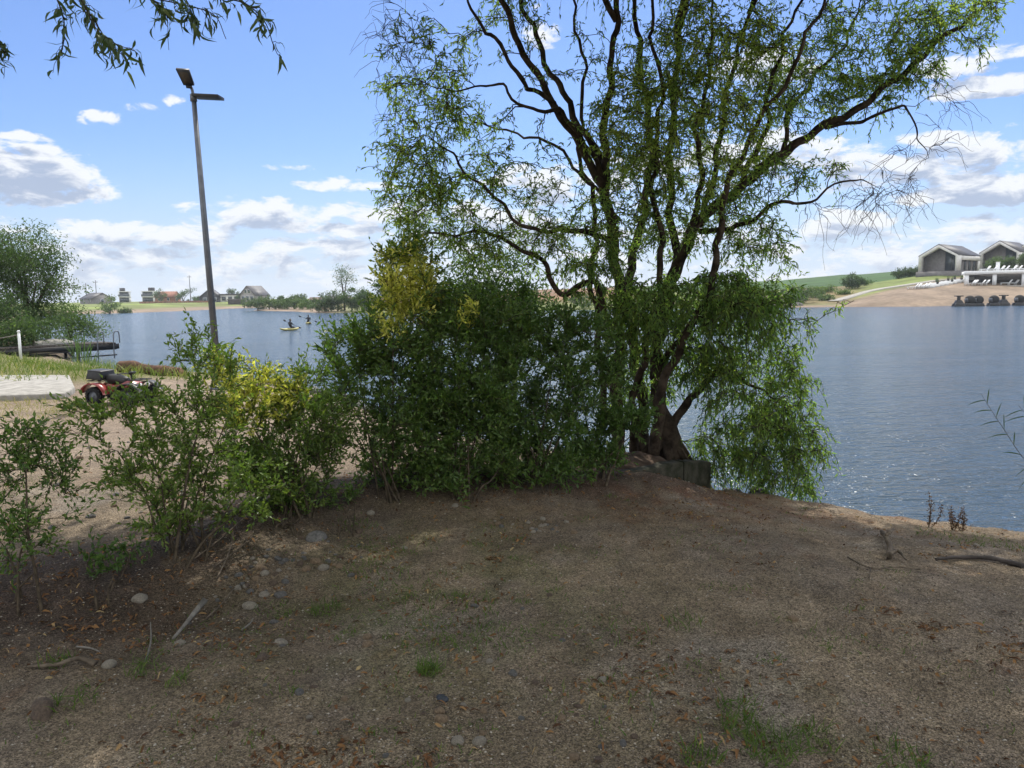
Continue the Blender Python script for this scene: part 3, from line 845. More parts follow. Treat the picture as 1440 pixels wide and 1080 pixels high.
# ------------------------------------------------------------------ the willow overhead, whose sprays hang into the picture
def build_overhead():
    base = np.array([-4.6, -1.6, gz(-4.6, -1.6)])
    root = thing('overhanging_willow', 'overhead willow whose leafy sprays hang into the top left of the picture', 'tree', base)
    L = []

    def add(P, r):
        Q = catmull(np.array(P, float), 6); L.append((Q, np.interp(np.linspace(0, len(r) - 1, len(Q)), np.arange(len(r)), r)))
    b = base
    add([b + (0, 0, -.1), b + (.1, .1, 1.2), b + (.3, .4, 2.6), b + (.5, 1.0, 4.2), b + (.7, 1.8, 5.8), b + (.9, 2.4, 7.2)], [.27, .21, .18, .14, .09, .04])
    add([b + (.3, .4, 2.6), b + (1.4, 1.4, 4.2), b + (2.6, 2.8, 5.2), b + (3.6, 4.4, 5.9), b + (4.4, 6, 6.4)], [.13, .10, .075, .05, .02])
    add([b + (.4, .7, 3.4), b + (-.3, 2.2, 4.8), b + (-.6, 4.2, 5.8), b + (-.4, 6.6, 6.7), b + (.2, 9, 7.6)], [.12, .09, .07, .05, .02])
    add([b + (.5, 1.0, 4.2), b + (1.3, 3.2, 5.2), b + (2.0, 5.4, 6.2), b + (2.6, 7.8, 7.2), b + (3.0, 9.6, 8.0)], [.10, .08, .06, .04, .02])
    add([b + (1.4, 1.4, 4.2), b + (3.2, 1.2, 5.0), b + (5.2, 1.8, 5.6), b + (7.4, 3.2, 6.0)], [.08, .06, .045, .02])
    add([b + (.3, .4, 2.6), b + (-.8, -.6, 4.4), b + (-1.4, -1.6, 6.0)], [.12, .08, .03])
    add([b + (2.6, 2.8, 5.2), b + (3.0, 3.6, 4.45), b + (3.25, 4.15, 4.1)], [.03, .018, .01])
    tb, cr, tw = MB(), MB(), MB()
    for P, r in L:
        tb.tube(P, r, 10, rough=.04)
    # shading crown: a layer that stays above the picture
    n = 1100
    x = rng.uniform(-7.5, 4.5, n); y = np.where(rng.random(n) < .70, rng.uniform(4.0, 10.6, n), rng.uniform(-4, 4, n))
    zmin = CAM[2] + .50 * np.maximum(0, y) + .16 * np.abs(x) + .30
    z = np.maximum(zmin, 4.7 + .25 * np.maximum(0, y - 1)) + rng.random(n) * 1.3
    T = np.stack([x, y, z], 1)
    T = T[~((x > 1.2) & (y > 6.5))]
    br = grow(L, T, .06, .5, .004, .012, .03)
    for P, r in br:
        tb.tube(P, r, 4, cap=False)
    p = np.repeat(T, 46, 0) + rng.normal(0, 1, (len(T) * 46, 3)) * np.array([.30, .30, .20])
    ok = p[:, 2] > CAM[2] + .45 * np.maximum(0, p[:, 1]) + .14 * np.abs(p[:, 0]) + .12
    p = p[ok & sun_clear(p)]
    cr.leaves(p, rng.normal(0, 1, p.shape) + (0, 0, -.6), .16 + .07 * rng.random(len(p)), .060 + .03 * rng.random(len(p)), np.clip(rng.normal(.4, .15, len(p)), 0, 1), .3, flat=(0, .4, 1.6))
    # hanging sprays in view
    def spray(pts, Y, r=.003, per=12, side=3, start=.12):
        P = catmull(np.array([at(px, py, Y + dy) for px, py, dy in pts]), 6)
        tb.tube(P, np.linspace(r, .0012, len(P)), 5, cap=False)
        m = len(P); f = (start + (1 - start) * np.sort(rng.random(per))) * (m - 1); i = np.minimum(f.astype(int), m - 2)
        s = P[i] + (P[i + 1] - P[i]) * (f - i)[:, None]; d = unit(P[i + 1] - P[i])
        sh = shoots(s, d, .02 + .05 * rng.random(per), .7, .5, 0, 4, .006)
        tb.tubes(sh, .0012, .0008, 3)
        p_, d_ = leaf_sites(sh, side, .2, .8, .55)
        p_ = np.vstack([p_, s]); d_ = np.vstack([d_, unit(d + .8 * rng.standard_normal(d.shape) + (0, 0, -.5))])
        cr.leaves(p_, d_, .034 + .024 * rng.random(len(p_)), .0085 + .004 * rng.random(len(p_)), np.clip(rng.normal(.35, .2, len(p_)), 0, 1), .75, 3)
    spray([(40, -70, .1), (70, -20, 0), (88, 20, 0), (90, 55, 0), (82, 88, 0)], 2.6, .003, 10, 2, .25)
    spray([(60, -80, .1), (105, -10, .05), (130, 25, 0), (150, 55, 0), (180, 85, -.02)], 2.6, .0035, 22, 2)
    spray([(115, 0, .05), (135, 40, .0), (160, 60, 0), (190, 72, 0)], 2.55, .002, 9, 2)
    spray([(150, -60, .1), (200, -10, 0), (250, 5, 0), (300, 20, 0), (318, 55, .03)], 2.7, .003, 15, 2)
    spray([(200, -12, 0), (230, 12, -.03), (236, 30, -.03)], 2.65, .002, 7, 2)
    spray([(250, -60, .1), (300, -10, 0), (345, 5, 0), (372, 30, 0), (384, 62, 0), (390, 76, 0)], 2.7, .003, 17, 2)
    spray([(230, -40, .1), (262, 0, 0), (270, 22, 0)], 2.62, .002, 8, 3)
    spray([(-60, -20, .1), (-30, 30, 0), (-8, 55, 0), (4, 72, 0)], 2.6, .003, 14, 2)
    part('trunk', tb, BARK, root, base, True)
    part('crown', cr, NEARLEAF, root, base)
    print('overhead leaves', len(p))


build_overhead()


# ------------------------------------------------------------------ privet shrubs along the berm
def shrub(name, label, cat, bpx, blobs, nstem=7, leaf=(.047, .0185), per=8, shoot=.17, up=.8, hue=.3, gold=(), droop=.1, group=None, bz=None, spread=.6, sh_per=8, mat=None, stem_r=.009, seg=1, dens=1.12):
    b = gpt(*bpx)
    root = thing(name, label, cat, b, 0, group)
    T = np.vstack([blob(*q[:6], int(q[6] * dens)) for q in blobs])
    T = T[T[:, 2] > b[2] + .06]
    st = []
    for i in range(nstem):
        t = T[rng.integers(len(T))]
        a = rng.random() * TAU; q0 = b + np.array([math.cos(a) * .10, math.sin(a) * .10, -.04])
        q1 = q0 * .6 + t * .4; q1[2] = q0[2] + (t[2] - q0[2]) * .45
        P = catmull([q0, q0 * .8 + t * .2 + (0, 0, .05), q1, q0 * .25 + t * .75 + rng.normal(0, .03, 3)], 6)
        st.append((P, np.linspace(stem_r * (.7 + .6 * rng.random()), .004, len(P))))
    br = grow(st, T, .02, .5, .0018, .006, .010, up=.3)
    tb, cr = MB(), MB()
    for P, r in st:
        tb.tube(P, r, 6, cap=False, rough=.05)
    for P, r in br:
        tb.tube(P, r, 4, cap=False)
    s0, d0, _ = sprays(br, sh_per, .2)
    P = shoots(s0, d0, shoot * (.5 + rng.random(len(s0))), spread, droop, up, 5, .006)
    tb.tubes(P, .0016, .0009, 3)
    p, d = leaf_sites(P, per, .08, .95, 0)
    h = np.clip(rng.normal(hue, .12, len(p)), 0, .68)
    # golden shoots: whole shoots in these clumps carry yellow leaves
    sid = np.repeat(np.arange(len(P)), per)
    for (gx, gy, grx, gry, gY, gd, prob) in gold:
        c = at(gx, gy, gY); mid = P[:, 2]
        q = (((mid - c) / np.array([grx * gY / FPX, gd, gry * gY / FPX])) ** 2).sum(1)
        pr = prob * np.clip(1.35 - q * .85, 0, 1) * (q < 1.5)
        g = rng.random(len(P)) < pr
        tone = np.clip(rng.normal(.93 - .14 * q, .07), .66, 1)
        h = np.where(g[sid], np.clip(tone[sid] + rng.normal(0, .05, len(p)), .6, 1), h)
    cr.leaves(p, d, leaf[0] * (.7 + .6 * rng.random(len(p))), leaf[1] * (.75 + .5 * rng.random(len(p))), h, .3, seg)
    part('stems', tb, STEM, root, b)
    part('foliage', cr, mat or PRIVET, root, b)
    return len(p)


nl = 0
HG = 'privet shrubs in the hedge clump'
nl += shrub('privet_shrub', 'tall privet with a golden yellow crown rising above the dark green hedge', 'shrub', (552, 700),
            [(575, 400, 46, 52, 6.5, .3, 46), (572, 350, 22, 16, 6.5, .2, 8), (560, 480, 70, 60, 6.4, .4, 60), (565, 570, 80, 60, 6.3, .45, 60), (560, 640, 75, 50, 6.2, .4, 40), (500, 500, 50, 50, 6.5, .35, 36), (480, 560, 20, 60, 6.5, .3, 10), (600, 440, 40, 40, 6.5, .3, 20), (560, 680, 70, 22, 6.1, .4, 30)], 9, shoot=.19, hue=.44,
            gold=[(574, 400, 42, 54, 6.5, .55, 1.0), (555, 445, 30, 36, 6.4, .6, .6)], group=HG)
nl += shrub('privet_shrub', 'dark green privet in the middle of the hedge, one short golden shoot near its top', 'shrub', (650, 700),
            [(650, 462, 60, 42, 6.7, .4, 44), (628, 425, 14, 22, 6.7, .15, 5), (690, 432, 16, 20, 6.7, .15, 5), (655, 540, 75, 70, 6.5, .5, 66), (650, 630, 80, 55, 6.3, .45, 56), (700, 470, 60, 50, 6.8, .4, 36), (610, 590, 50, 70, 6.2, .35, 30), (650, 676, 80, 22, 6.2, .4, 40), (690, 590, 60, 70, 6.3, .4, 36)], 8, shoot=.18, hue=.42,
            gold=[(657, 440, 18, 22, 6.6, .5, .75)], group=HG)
nl += shrub('privet_shrub', 'dense deep green privet between the golden privet and the willow stems', 'shrub', (760, 690),
            [(750, 470, 70, 34, 7.0, .4, 32), (732, 425, 16, 18, 7.0, .15, 5), (790, 440, 18, 22, 7.0, .15, 5), (760, 540, 85, 65, 6.8, .5, 64), (760, 620, 85, 55, 6.6, .45, 56), (820, 480, 55, 40, 7.0, .35, 26), (830, 560, 50, 60, 6.9, .4, 26), (760, 668, 85, 20, 6.5, .4, 40), (840, 650, 40, 30, 6.8, .3, 22), (720, 560, 60, 80, 6.6, .4, 30)], 8, shoot=.17, hue=.38, group=HG)
nl += shrub('privet_shrub', 'low thin privet branching across the willow stems beside the kerb', 'shrub', (846, 680),
            [(850, 600, 50, 35, 7.0, .3, 14), (880, 595, 45, 22, 6.9, .25, 14), (850, 510, 30, 50, 7.1, .3, 12), (830, 640, 45, 25, 6.8, .3, 10), (900, 590, 35, 16, 6.9, .2, 8)], 3, shoot=.13, hue=.36, group=HG, stem_r=.018)
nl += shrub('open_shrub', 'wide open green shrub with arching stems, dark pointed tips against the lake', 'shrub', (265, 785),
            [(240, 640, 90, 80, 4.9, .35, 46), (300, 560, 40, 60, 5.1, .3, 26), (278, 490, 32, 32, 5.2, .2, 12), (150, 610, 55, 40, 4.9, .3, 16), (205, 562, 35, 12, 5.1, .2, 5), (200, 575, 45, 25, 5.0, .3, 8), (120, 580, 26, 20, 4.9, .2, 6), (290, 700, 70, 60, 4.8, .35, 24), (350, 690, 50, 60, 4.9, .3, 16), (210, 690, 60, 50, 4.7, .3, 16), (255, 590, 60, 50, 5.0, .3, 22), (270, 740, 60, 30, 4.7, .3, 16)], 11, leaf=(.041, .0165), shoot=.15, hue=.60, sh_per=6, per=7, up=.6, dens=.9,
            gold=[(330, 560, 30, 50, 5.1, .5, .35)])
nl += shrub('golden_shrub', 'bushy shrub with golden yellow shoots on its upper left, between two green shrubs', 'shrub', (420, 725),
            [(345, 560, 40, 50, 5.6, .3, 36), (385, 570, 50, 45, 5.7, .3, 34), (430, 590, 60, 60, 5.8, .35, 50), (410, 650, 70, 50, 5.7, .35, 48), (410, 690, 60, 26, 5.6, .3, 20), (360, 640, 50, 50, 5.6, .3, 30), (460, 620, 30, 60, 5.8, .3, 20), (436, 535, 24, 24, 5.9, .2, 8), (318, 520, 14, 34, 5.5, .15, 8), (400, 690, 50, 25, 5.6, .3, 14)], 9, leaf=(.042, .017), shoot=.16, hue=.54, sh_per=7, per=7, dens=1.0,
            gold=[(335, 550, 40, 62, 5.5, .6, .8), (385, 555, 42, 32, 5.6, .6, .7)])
nl += shrub('young_shrub', 'thin young shrub with a bare forked stem at the left edge', 'shrub', (38, 852),
            [(40, 640, 50, 45, 4.1, .25, 24), (60, 740, 50, 40, 4.0, .25, 12), (80, 680, 40, 40, 4.1, .25, 10), (15, 700, 40, 60, 4.0, .3, 12), (30, 610, 16, 20, 4.1, .15, 4), (5, 780, 25, 40, 4.0, .2, 6)], 4, leaf=(.036, .015), shoot=.12, hue=.46, sh_per=5, per=6, spread=.9)
nl += shrub('seedling', 'small green seedling shrub between the young shrub and the wide open shrub', 'shrub', (128, 845),
            [(150, 790, 40, 25, 4.2, .2, 10), (185, 800, 25, 20, 4.25, .15, 5)], 3, leaf=(.036, .016), shoot=.09, hue=.3, sh_per=4, per=6, stem_r=.006)
nl += shrub('low_shrub', 'low bright green bush on the pebbles under the golden shrub', 'shrub', (395, 752),
            [(385, 720, 46, 26, 5.3, .25, 22), (420, 710, 30, 22, 5.4, .2, 10)], 5, leaf=(.036, .016), shoot=.10, hue=.58, sh_per=6, per=7, stem_r=.006)
nl += shrub('sapling', 'small leafy sapling in the gap left of the hedge clump', 'shrub', (482, 765),
            [(480, 715, 26, 30, 5.6, .15, 12), (500, 690, 16, 22, 5.7, .12, 5)], 3, leaf=(.038, .014), shoot=.10, hue=.46, sh_per=5, per=6, stem_r=.006)
print('shrub leaves', nl)


# ------------------------------------------------------------------ distant and middle distance trees
def tree(name, label, base, h, crown, ncl, per, leaf, hue=.4, cl=.28, trunk_r=.12, group=None, limbs=5, cat='tree', lw=.45, sink=.1, hj=.12):
    """crown: list of (dx,dy,dz,rx,ry,rz) ellipsoids relative to the base"""
    b = np.asarray(base, float)
    root = thing(name, label, cat, b, 0, group)
    tb, cr = MB(), MB(); T = []
    vol = np.array([c[3] * c[4] * c[5] for c in crown]); vol = vol / vol.sum()
    for c, w in zip(crown, vol):
        n = max(3, int(ncl * w))
        T.append(b + np.array(c[:3]) + unit(rng.standard_normal((n, 3))) * (rng.random((n, 1)) ** .45) * np.array(c[3:]))
    T = np.vstack(T); T = T[T[:, 2] > b[2] + .1]
    st = []
    for i in range(limbs):
        t = T[rng.integers(len(T))]
        P = catmull([b + (0, 0, -sink), b + (t - b) * (.12, .12, .35), b + (t - b) * (.45, .45, .65), t], 5)
        st.append((P, np.linspace(trunk_r / math.sqrt(limbs) * 1.4, trunk_r * .12, len(P))))
    br = grow(st, T, cl * .15, 2.0, trunk_r * .06, trunk_r * .05, trunk_r * .3, dense=.4)
    for P, r in st:
        tb.tube(P, r, 6, cap=False)
    for P, r in br:
        tb.tube(P, r, 3, cap=False)
    p = np.repeat(T, per, 0); h0 = np.repeat(np.clip(rng.normal(hue, hj, len(T)), 0, 1), per)
    p = p + rng.normal(0, 1, p.shape) * cl * np.array([1, 1, .75])
    p = p[(k_ := p[:, 2] > b[2])]; h0 = h0[k_]
    cr.leaves(p, rng.normal(0, 1, p.shape) + (0, 0, -.3), leaf * (.7 + .6 * rng.random(len(p))), leaf * lw * (.7 + .6 * rng.random(len(p))), np.clip(h0 + rng.normal(0, .1, len(p)), 0, 1), .3)
    part('trunk', tb, BARK, root, b)
    part('crown', cr, FARLEAF, root, b)
    return root


def gp(px, Y, dz=0.0):
    """terrain point straight below pixel column px at distance Y"""
    p = at(px, 420, Y)
    return np.array([p[0], Y, gz(p[0], Y) + dz])


def far_tree(name, label, px, Y, w, h, ncl, per, leaf, hue=.4, group=None, trunk=.3, lo=.15, rnd=1.0, cat='tree', depth=None):
    """crown of width w (m) and height h above ground"""
    b = gp(px, Y); c0 = h * (lo + 1) / 2; rz = h * (1 - lo) / 2; dep = depth or w * .4
    cr_ = [(0, 0, c0, w * .36, dep, rz)] + [(rng.normal(0, w * .22), rng.normal(0, dep * .4), c0 + rng.normal(-.05, .22) * rz, w * .24, dep * .6, rz * .5) for _ in range(4)]
    return tree(name, label, b, h, cr_, ncl, per, leaf, hue, cl=max(.25, h * .07), trunk_r=h * .035, group=group, limbs=4, cat=cat)


# left bank tree and its thicket
b = gp(38, 33)
tree('bank_tree', 'big round-crowned tree leaning over the grassy bank beside the pier', b, 6, [(-.2, 0, 3.9, 1.7, 1.6, 1.3), (-1.1, .3, 3.2, 1.4, 1.4, 1.4), (.9, -.2, 3.4, 1.2, 1.2, 1.1), (1.5, 0, 2.5, .8, 1, .6), (-.2, 0, 2.3, 1.6, 1.4, .9)], 300, 50, .13, .42, .24, .2, limbs=6, lw=.36)
thick = [(-5, 30, 2.6, 2.4, 'dense dark thicket at the left edge under the bank tree', .25), (62, 33, 2.6, 2.5, 'grey-green bush at the foot of the bank tree', .42), (96, 35, 2.4, 2.6, 'rounded bush nearest the water beside the bank tree', .5), (22, 29.5, 2.0, 1.5, 'low bush on the brown mound left of the pier', .38)]
for px, Y, w, h, lab, hu in thick:
    far_tree('bank_bush', lab, px, Y, w, h, 70, 46, .12, hu, lo=.02, cat='bush', group='bushes around the bank tree')
# pale willow seen over the hedge
b = gp(690, 10.5)
tree('pale_willow', 'pale grey-green young willow showing above the hedge left of the willow stems', b, 3, [(0, 0, 2.1, .60, .45, .72), (-.42, 0, 1.75, .40, .4, .6), (.48, .1, 1.85, .40, .4, .6)], 150, 42, .085, .46, .13, .06, limbs=4, lw=.26)

FT = [  # name, label, px, Y, w, h, hue, lo
    ('shore_willow', 'round pale green willow on the far beach left of the white houses', 153, 166, 6.5, 4.6, .62, .02),
    ('shore_shrub', 'low dark shrub at the water beside the pale far willow', 174, 169, 3, 1.6, .3, .0),
    ('round_tree', 'dark narrow tree beside the brick house across the lake', 226, 318, 5.5, 5.6, .3, .1),
    ('round_tree', 'small round tree right of the brick house', 247, 325, 4.5, 4.4, .36, .25),
    ('round_tree', 'wide round tree halfway between the brick house and the lamp post', 258, 322, 7.5, 6, .3, .25),
    ('low_bush', 'flat dark bush on the far bank just left of the lamp post', 277, 318, 7, 2.3, .3, .0),
    ('slim_tree', 'slim tree behind the flat-roofed bungalow', 325, 318, 4, 6, .35, .2),
    ('low_bush', 'tiny bush beside the grey gabled house, on its left', 336, 296, 3, 3, .35, .0),
    ('slim_tree', 'first slim tree right of the grey gabled house', 394, 250, 2.2, 3.4, .35, .25),
    ('slim_tree', 'second, lower tree on the brown field ridge', 406, 246, 3, 3.0, .4, .25),
    ('slim_tree', 'third tree on the brown field ridge, with an open crown', 417, 248, 3, 3.6, .4, .3),
    ('slim_tree', 'rightmost of the four trees on the brown field ridge', 426, 246, 2.8, 3.9, .4, .3),
]
for nm, lab, px, Y, w, h, hu, lo in FT:
    far_tree(nm, lab, px, Y, w, h, 34, 26, .55 if Y > 200 else .42, hu, lo=lo, cat='bush' if 'bush' in nm or 'shrub' in nm else 'tree', group='trees across the lake')
sp = [(362, 178, 7, 3.2, 'leftmost green bush of the reedy point across the lake'), (378, 178, 7, 3.0, 'second green bush of the reedy point'), (396, 176, 8, 2.7, 'third green bush of the reedy point'), (414, 172, 8, 2.6, 'fourth green bush of the reedy point'), (432, 166, 8, 2.5, 'rightmost green bush of the reedy point'),
      (458, 137, 5, 3.2, 'dark round bush at the tip of the nearer point'), (474, 137, 5.5, 3.8, 'tall green bush behind the tip of the nearer point'), (494, 136, 5, 4.0, 'bush on the nearer point close to the golden privet'), (515, 134, 5, 4.0, 'bush on the nearer point just left of the golden privet')]
for px, Y, w, h, lab in sp:
    far_tree('point_bush', lab, px, Y, w, h, 60, 30, .36, .3 + .2 * rng.random(), lo=.0, cat='bush', group='bushes on the far points')
far_tree('feathery_tree', 'thin feathery tree standing alone above the bushes of the nearer point', 484, 142, 4.0, 8.2, 30, 26, .30, .42, lo=.42)
far_tree('dark_tree', 'dark spreading tree behind the golden privet on the far point', 545, 142, 8, 7.6, 80, 30, .42, .18, lo=.05)
for px, Y, w, h, lab, hu in [(1095, 126, 7, 3.6, 'light green bush on the far bank right of the drooping willow sprays', .5), (1125, 132, 6, 3.2, 'bush on the far bank below the corn field', .45), (1118, 126.5, 3.5, 1.8, 'low shrub on the far water edge right of the willow', .35), (1198, 150, 3.2, 3.0, 'small dark bush standing alone in the weedy slope', .2), (1206, 152, 3.4, 2.4, 'second small dark bush of the weedy slope, right of the taller one', .24), (1150, 140, 4, 2, 'low pale bush in the weeds above the far path', .6),
                             (1000, 128, 8, 4.0, 'large bush on the far bank behind the willow stems', .4), (1050, 128, 7, 4.4, 'tall bush on the far bank behind the drooping willow', .44), (740, 131, 6, 3.0, 'reddish green bush on the far bank behind the hedge', .7), (820, 130, 8, 3.4, 'bush on the far bank behind the left willow stem', .4), (620, 133, 8, 5, 'leafy bush on the far point behind the hedge', .4)]:
    far_tree('bank_bush', lab, px, Y, w, h, 46, 30, .34, hu, lo=.0, cat='bush', group='bushes on the opposite bank')


# ------------------------------------------------------------------ materials of made things
CONC = surface("concrete", (.30, .285, .26), .85, .18, 5, None, .004, 60, .2)
CONC_SHADE = surface("shaded_mossy_concrete", (.046, .042, .033), .95, .3, 7, (.018, .021, .012), .008, 40, .15)  # tree shade put into the dark base colour, with greenish moss mottling
GALV = surface("painted_grey_steel", (.115, .125, .145), .45, .12, 6, None, 0, 40, .5, .3)
BLACKP = surface("black_plastic", (.018, .018, .020), .5, .2, 12)
RUBBER = surface("rubber", (.020, .020, .022), .8, .25, 20, None, .002, 50, .2)
REDP = surface("red_plastic", (.24, .022, .022), .35, .1, 5, None, 0, 40, .5, 0, .3)
WHITE = surface("white_paint", (.72, .73, .74), .6, .05, 4)
RENDERW = surface("white_render", (.62, .61, .59), .8, .08, 2)
ROOF = surface("dark_roof", (.060, .058, .066), .6, .15, 3)
GREYW = surface("grey_cladding", (.16, .15, .15), .8, .12, 2)
DARKW = surface("dark_cladding", (.045, .045, .052), .7, .15, 2)
BRICK = surface("brick", (.26, .12, .07), .85, .2, 3)
GLASS = surface("window_glass", (.03, .045, .06), .06, .1, 1, spec=.8)
WOODD = surface("dark_timber", (.06, .05, .045), .85, .3, 8, None, .003, 30)
LOGM = surface("log_bark", (.105, .058, .038), .9, .35, 9, (.05, .028, .020), .015, 14, .15)
LOGE = surface("log_end", (.30, .19, .11), .85, .2, 12)
DEADW = surface("dead_wood", (.13, .105, .080), .9, .3, 20, None, .004, 50, .1)
GREYWOOD = surface("weathered_wood", (.19, .175, .155), .85, .2, 20, None, .003, 60, .1)
LED = surface("lamp_panel", (.07, .058, .045), .85, .1, 30, spec=.1)
BLUEP = surface("blue_plastic", (.05, .25, .42), .4)
YELP = surface("yellow_kayak_hull", (.36, .32, .10), .5)
SKIN = surface("skin", (.42, .25, .18), .6)
CLOTH = surface("dark_clothing", (.03, .032, .04), .9)
SOIL = surface("dark_soil", (.075, .052, .038), .95, .35, 6, None, .02, 12, .1)


# ------------------------------------------------------------------ solar street lamp
def build_lamp():
    Y = 16.3
    foot = at(308, 540, Y); foot[2] = gz(foot[0], Y)
    top = at(272, 134, Y)
    root = thing('street_lamp', 'tall grey solar lamp post leaning slightly left above the shrubs', 'street lamp', foot)
    mb = MB().tube([foot - (0, 0, .05), foot + (top - foot) * .5, top], [.075, .062, .048], 14)
    part('pole', mb, GALV, root, foot, True)
    mb = MB().box(foot + (0, 0, .03), (.34, .34, .03)); mb.tube([foot + (0, 0, .04), foot + (0, 0, .22)], [.12, .10], 14)
    part('base_plate', mb, GALV, root, foot)
    nk = at(265, 117, Y)
    mb = MB().tube(catmull([top - (0, 0, .05), top + (nk - top) * .5 + (.02, 0, 0), nk], 5), .030, 10)
    mb.tube([top - (0, 0, .12), top + (0, 0, .02)], .068, 14)
    part('bracket', mb, GALV, root, foot, True)
    # lamp head: a tilted flat housing, underside towards us
    A, B_, C_, D_ = at(247, 97.5, Y - .30), at(265.5, 99, Y - .26), at(273, 120.5, Y - .02), at(258, 120, Y - .06)
    nrm = unit(np.cross(B_ - A, D_ - A)); nrm = nrm if nrm[1] > 0 else -nrm
    mb = MB()
    lo = np.array([A, B_, C_, D_]); hi = lo + nrm * .06
    mb.add(np.vstack([lo, hi]), [(0, 1, 2, 3), (7, 6, 5, 4), (0, 4, 5, 1), (1, 5, 6, 2), (2, 6, 7, 3), (3, 7, 4, 0)])
    neck = np.array([D_ * .8 + C_ * .2, D_ * .25 + C_ * .75, at(270, 125, Y - .1), at(262, 124, Y - .1)])
    mb.add(np.vstack([neck, neck + nrm * .05]), [(0, 1, 2, 3), (7, 6, 5, 4), (0, 4, 5, 1), (1, 5, 6, 2), (2, 6, 7, 3), (3, 7, 4, 0)])
    hd = part('lamp_head', mb, BLACKP, root, foot)
    c = lo.mean(0); ins = c + (lo - c) * np.array([.70])
    mb = MB().add(np.vstack([ins - nrm * .004, ins + nrm * .002]), [(0, 1, 2, 3), (7, 6, 5, 4), (0, 4, 5, 1), (1, 5, 6, 2), (2, 6, 7, 3), (3, 7, 4, 0)])
    part('led_panel', mb, LED, hd, foot)
    # solar panel seen edge on
    p0, p1 = at(274, 135.5, Y), at(311, 137.2, Y)
    ax = p1 - p0; ln = np.linalg.norm(ax)
    mb = MB().box((p0 + p1) / 2, (ln, .36, .055), 0, 1, rad(2), -math.atan2(ax[2], ax[0]))
    part('solar_panel', mb, BLACKP, root, foot, bevel=.006)


build_lamp()


# ------------------------------------------------------------------ concrete kerb round the willow roots
def build_kerb():
    a, b = np.array([.74, 6.72, gz(.74, 6.72)]), np.array([1.66, 7.40, gz(1.66, 7.40)])
    c = b + np.array([.36, .34, 0])
    za, zb, zc = at(838, 676, a[1])[2], at(952, 646, b[1])[2], at(990, 643, c[1])[2] - .05
    zb -= .03
    root = thing('concrete_kerb', 'low shade-darkened mossy concrete kerb holding the soil at the willow foot', 'kerb', b)

    def seg(p, q, h0, h1, th=.13):
        n = 12; t = np.linspace(0, 1, n)[:, None]; P = p + (q - p) * t
        d = unit((q - p) * (1, 1, 0)); nn = np.array([-d[1], d[0], 0])
        h = np.linspace(h0, h1, n) + rng.normal(0, .004, n)
        rows = []
        for i in range(n):
            x = P[i] + nn * rng.normal(0, .004); z0 = min(gz(x[0], x[1]), h[i]) - .15
            rows += [(x[0], x[1], z0), (x[0], x[1], h[i] - .012), (x[0] + nn[0] * .012, x[1] + nn[1] * .012, h[i]), (x[0] + nn[0] * th, x[1] + nn[1] * th, h[i] + .004), (x[0] + nn[0] * th, x[1] + nn[1] * th, z0)]
        q_ = [(i * 5 + j, i * 5 + j + 1, (i + 1) * 5 + j + 1, (i + 1) * 5 + j) for i in range(n - 1) for j in range(4)]
        m = MB().add(rows, [f_[::-1] for f_ in q_])
        m.poly(np.array(rows[:5]), [[0, 1, 2, 3, 4]]); m.poly(np.array(rows[-5:]), [[4, 3, 2, 1, 0]])
        return m
    part('kerb_face', seg(a, b, za, zb), CONC_SHADE, root, b)
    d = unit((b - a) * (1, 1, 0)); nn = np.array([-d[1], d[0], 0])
    part('kerb_return', seg(b + d * .003, c, zb + .003, zc), CONC_SHADE, root, b)
    n1, n2 = 26, 14
    v = []
    for i in range(n1):
        u = i / (n1 - 1) * 1.12; p = a + (b - a) * u
        for j in range(n2):
            w = j / (n2 - 1); q = p + nn * (.12 + w * 1.15); g = gz(q[0], q[1])
            e = min(1, max(0, (u - .02) / .3)) * min(1, (1.12 - u) / .12 + .0) * (1 - w ** 3)
            zt = za + (zb - za) * min(u, 1) - .015 + .05 * math.sin(w * 3.1) + rng.normal(0, .006)
            v.append((q[0], q[1], g - .03 + max(0, zt - g + .03) * e if w < 1 else g - .2))
    q = [(i * n2 + j, (i + 1) * n2 + j, (i + 1) * n2 + j + 1, i * n2 + j + 1) for i in range(n1 - 1) for j in range(n2 - 1)]
    o = part('soil', MB().add(v, q), SOIL, None, b, True); o.location = tuple(b); o['kind'] = 'structure'


build_kerb()


# ------------------------------------------------------------------ stones, rocks, sticks
def icos(n=2):
    t = (1 + 5 ** .5) / 2
    v = unit(np.array([(-1, t, 0), (1, t, 0), (-1, -t, 0), (1, -t, 0), (0, -1, t), (0, 1, t), (0, -1, -t), (0, 1, -t), (t, 0, -1), (t, 0, 1), (-t, 0, -1), (-t, 0, 1)], float))
    f = [(0, 11, 5), (0, 5, 1), (0, 1, 7), (0, 7, 10), (0, 10, 11), (1, 5, 9), (5, 11, 4), (11, 10, 2), (10, 7, 6), (7, 1, 8), (3, 9, 4), (3, 4, 2), (3, 2, 6), (3, 6, 8), (3, 8, 9), (4, 9, 5), (2, 4, 11), (6, 2, 10), (8, 6, 7), (9, 8, 1)]
    v = list(map(tuple, v))
    for _ in range(n):
        mid = {}; nf = []
        def mp(a, b):
            k_ = (min(a, b), max(a, b))
            if k_ not in mid:
                mid[k_] = len(v); v.append(tuple(unit((np.array(v[a]) + v[b]) / 2)))
            return mid[k_]
        for a, b, c in f:
            x, y, z = mp(a, b), mp(b, c), mp(c, a)
            nf += [(a, x, z), (b, y, x), (c, z, y), (x, y, z)]
        f = nf
    return np.array(v), np.array(f)


ICO2, ICO3 = icos(2), icos(3)


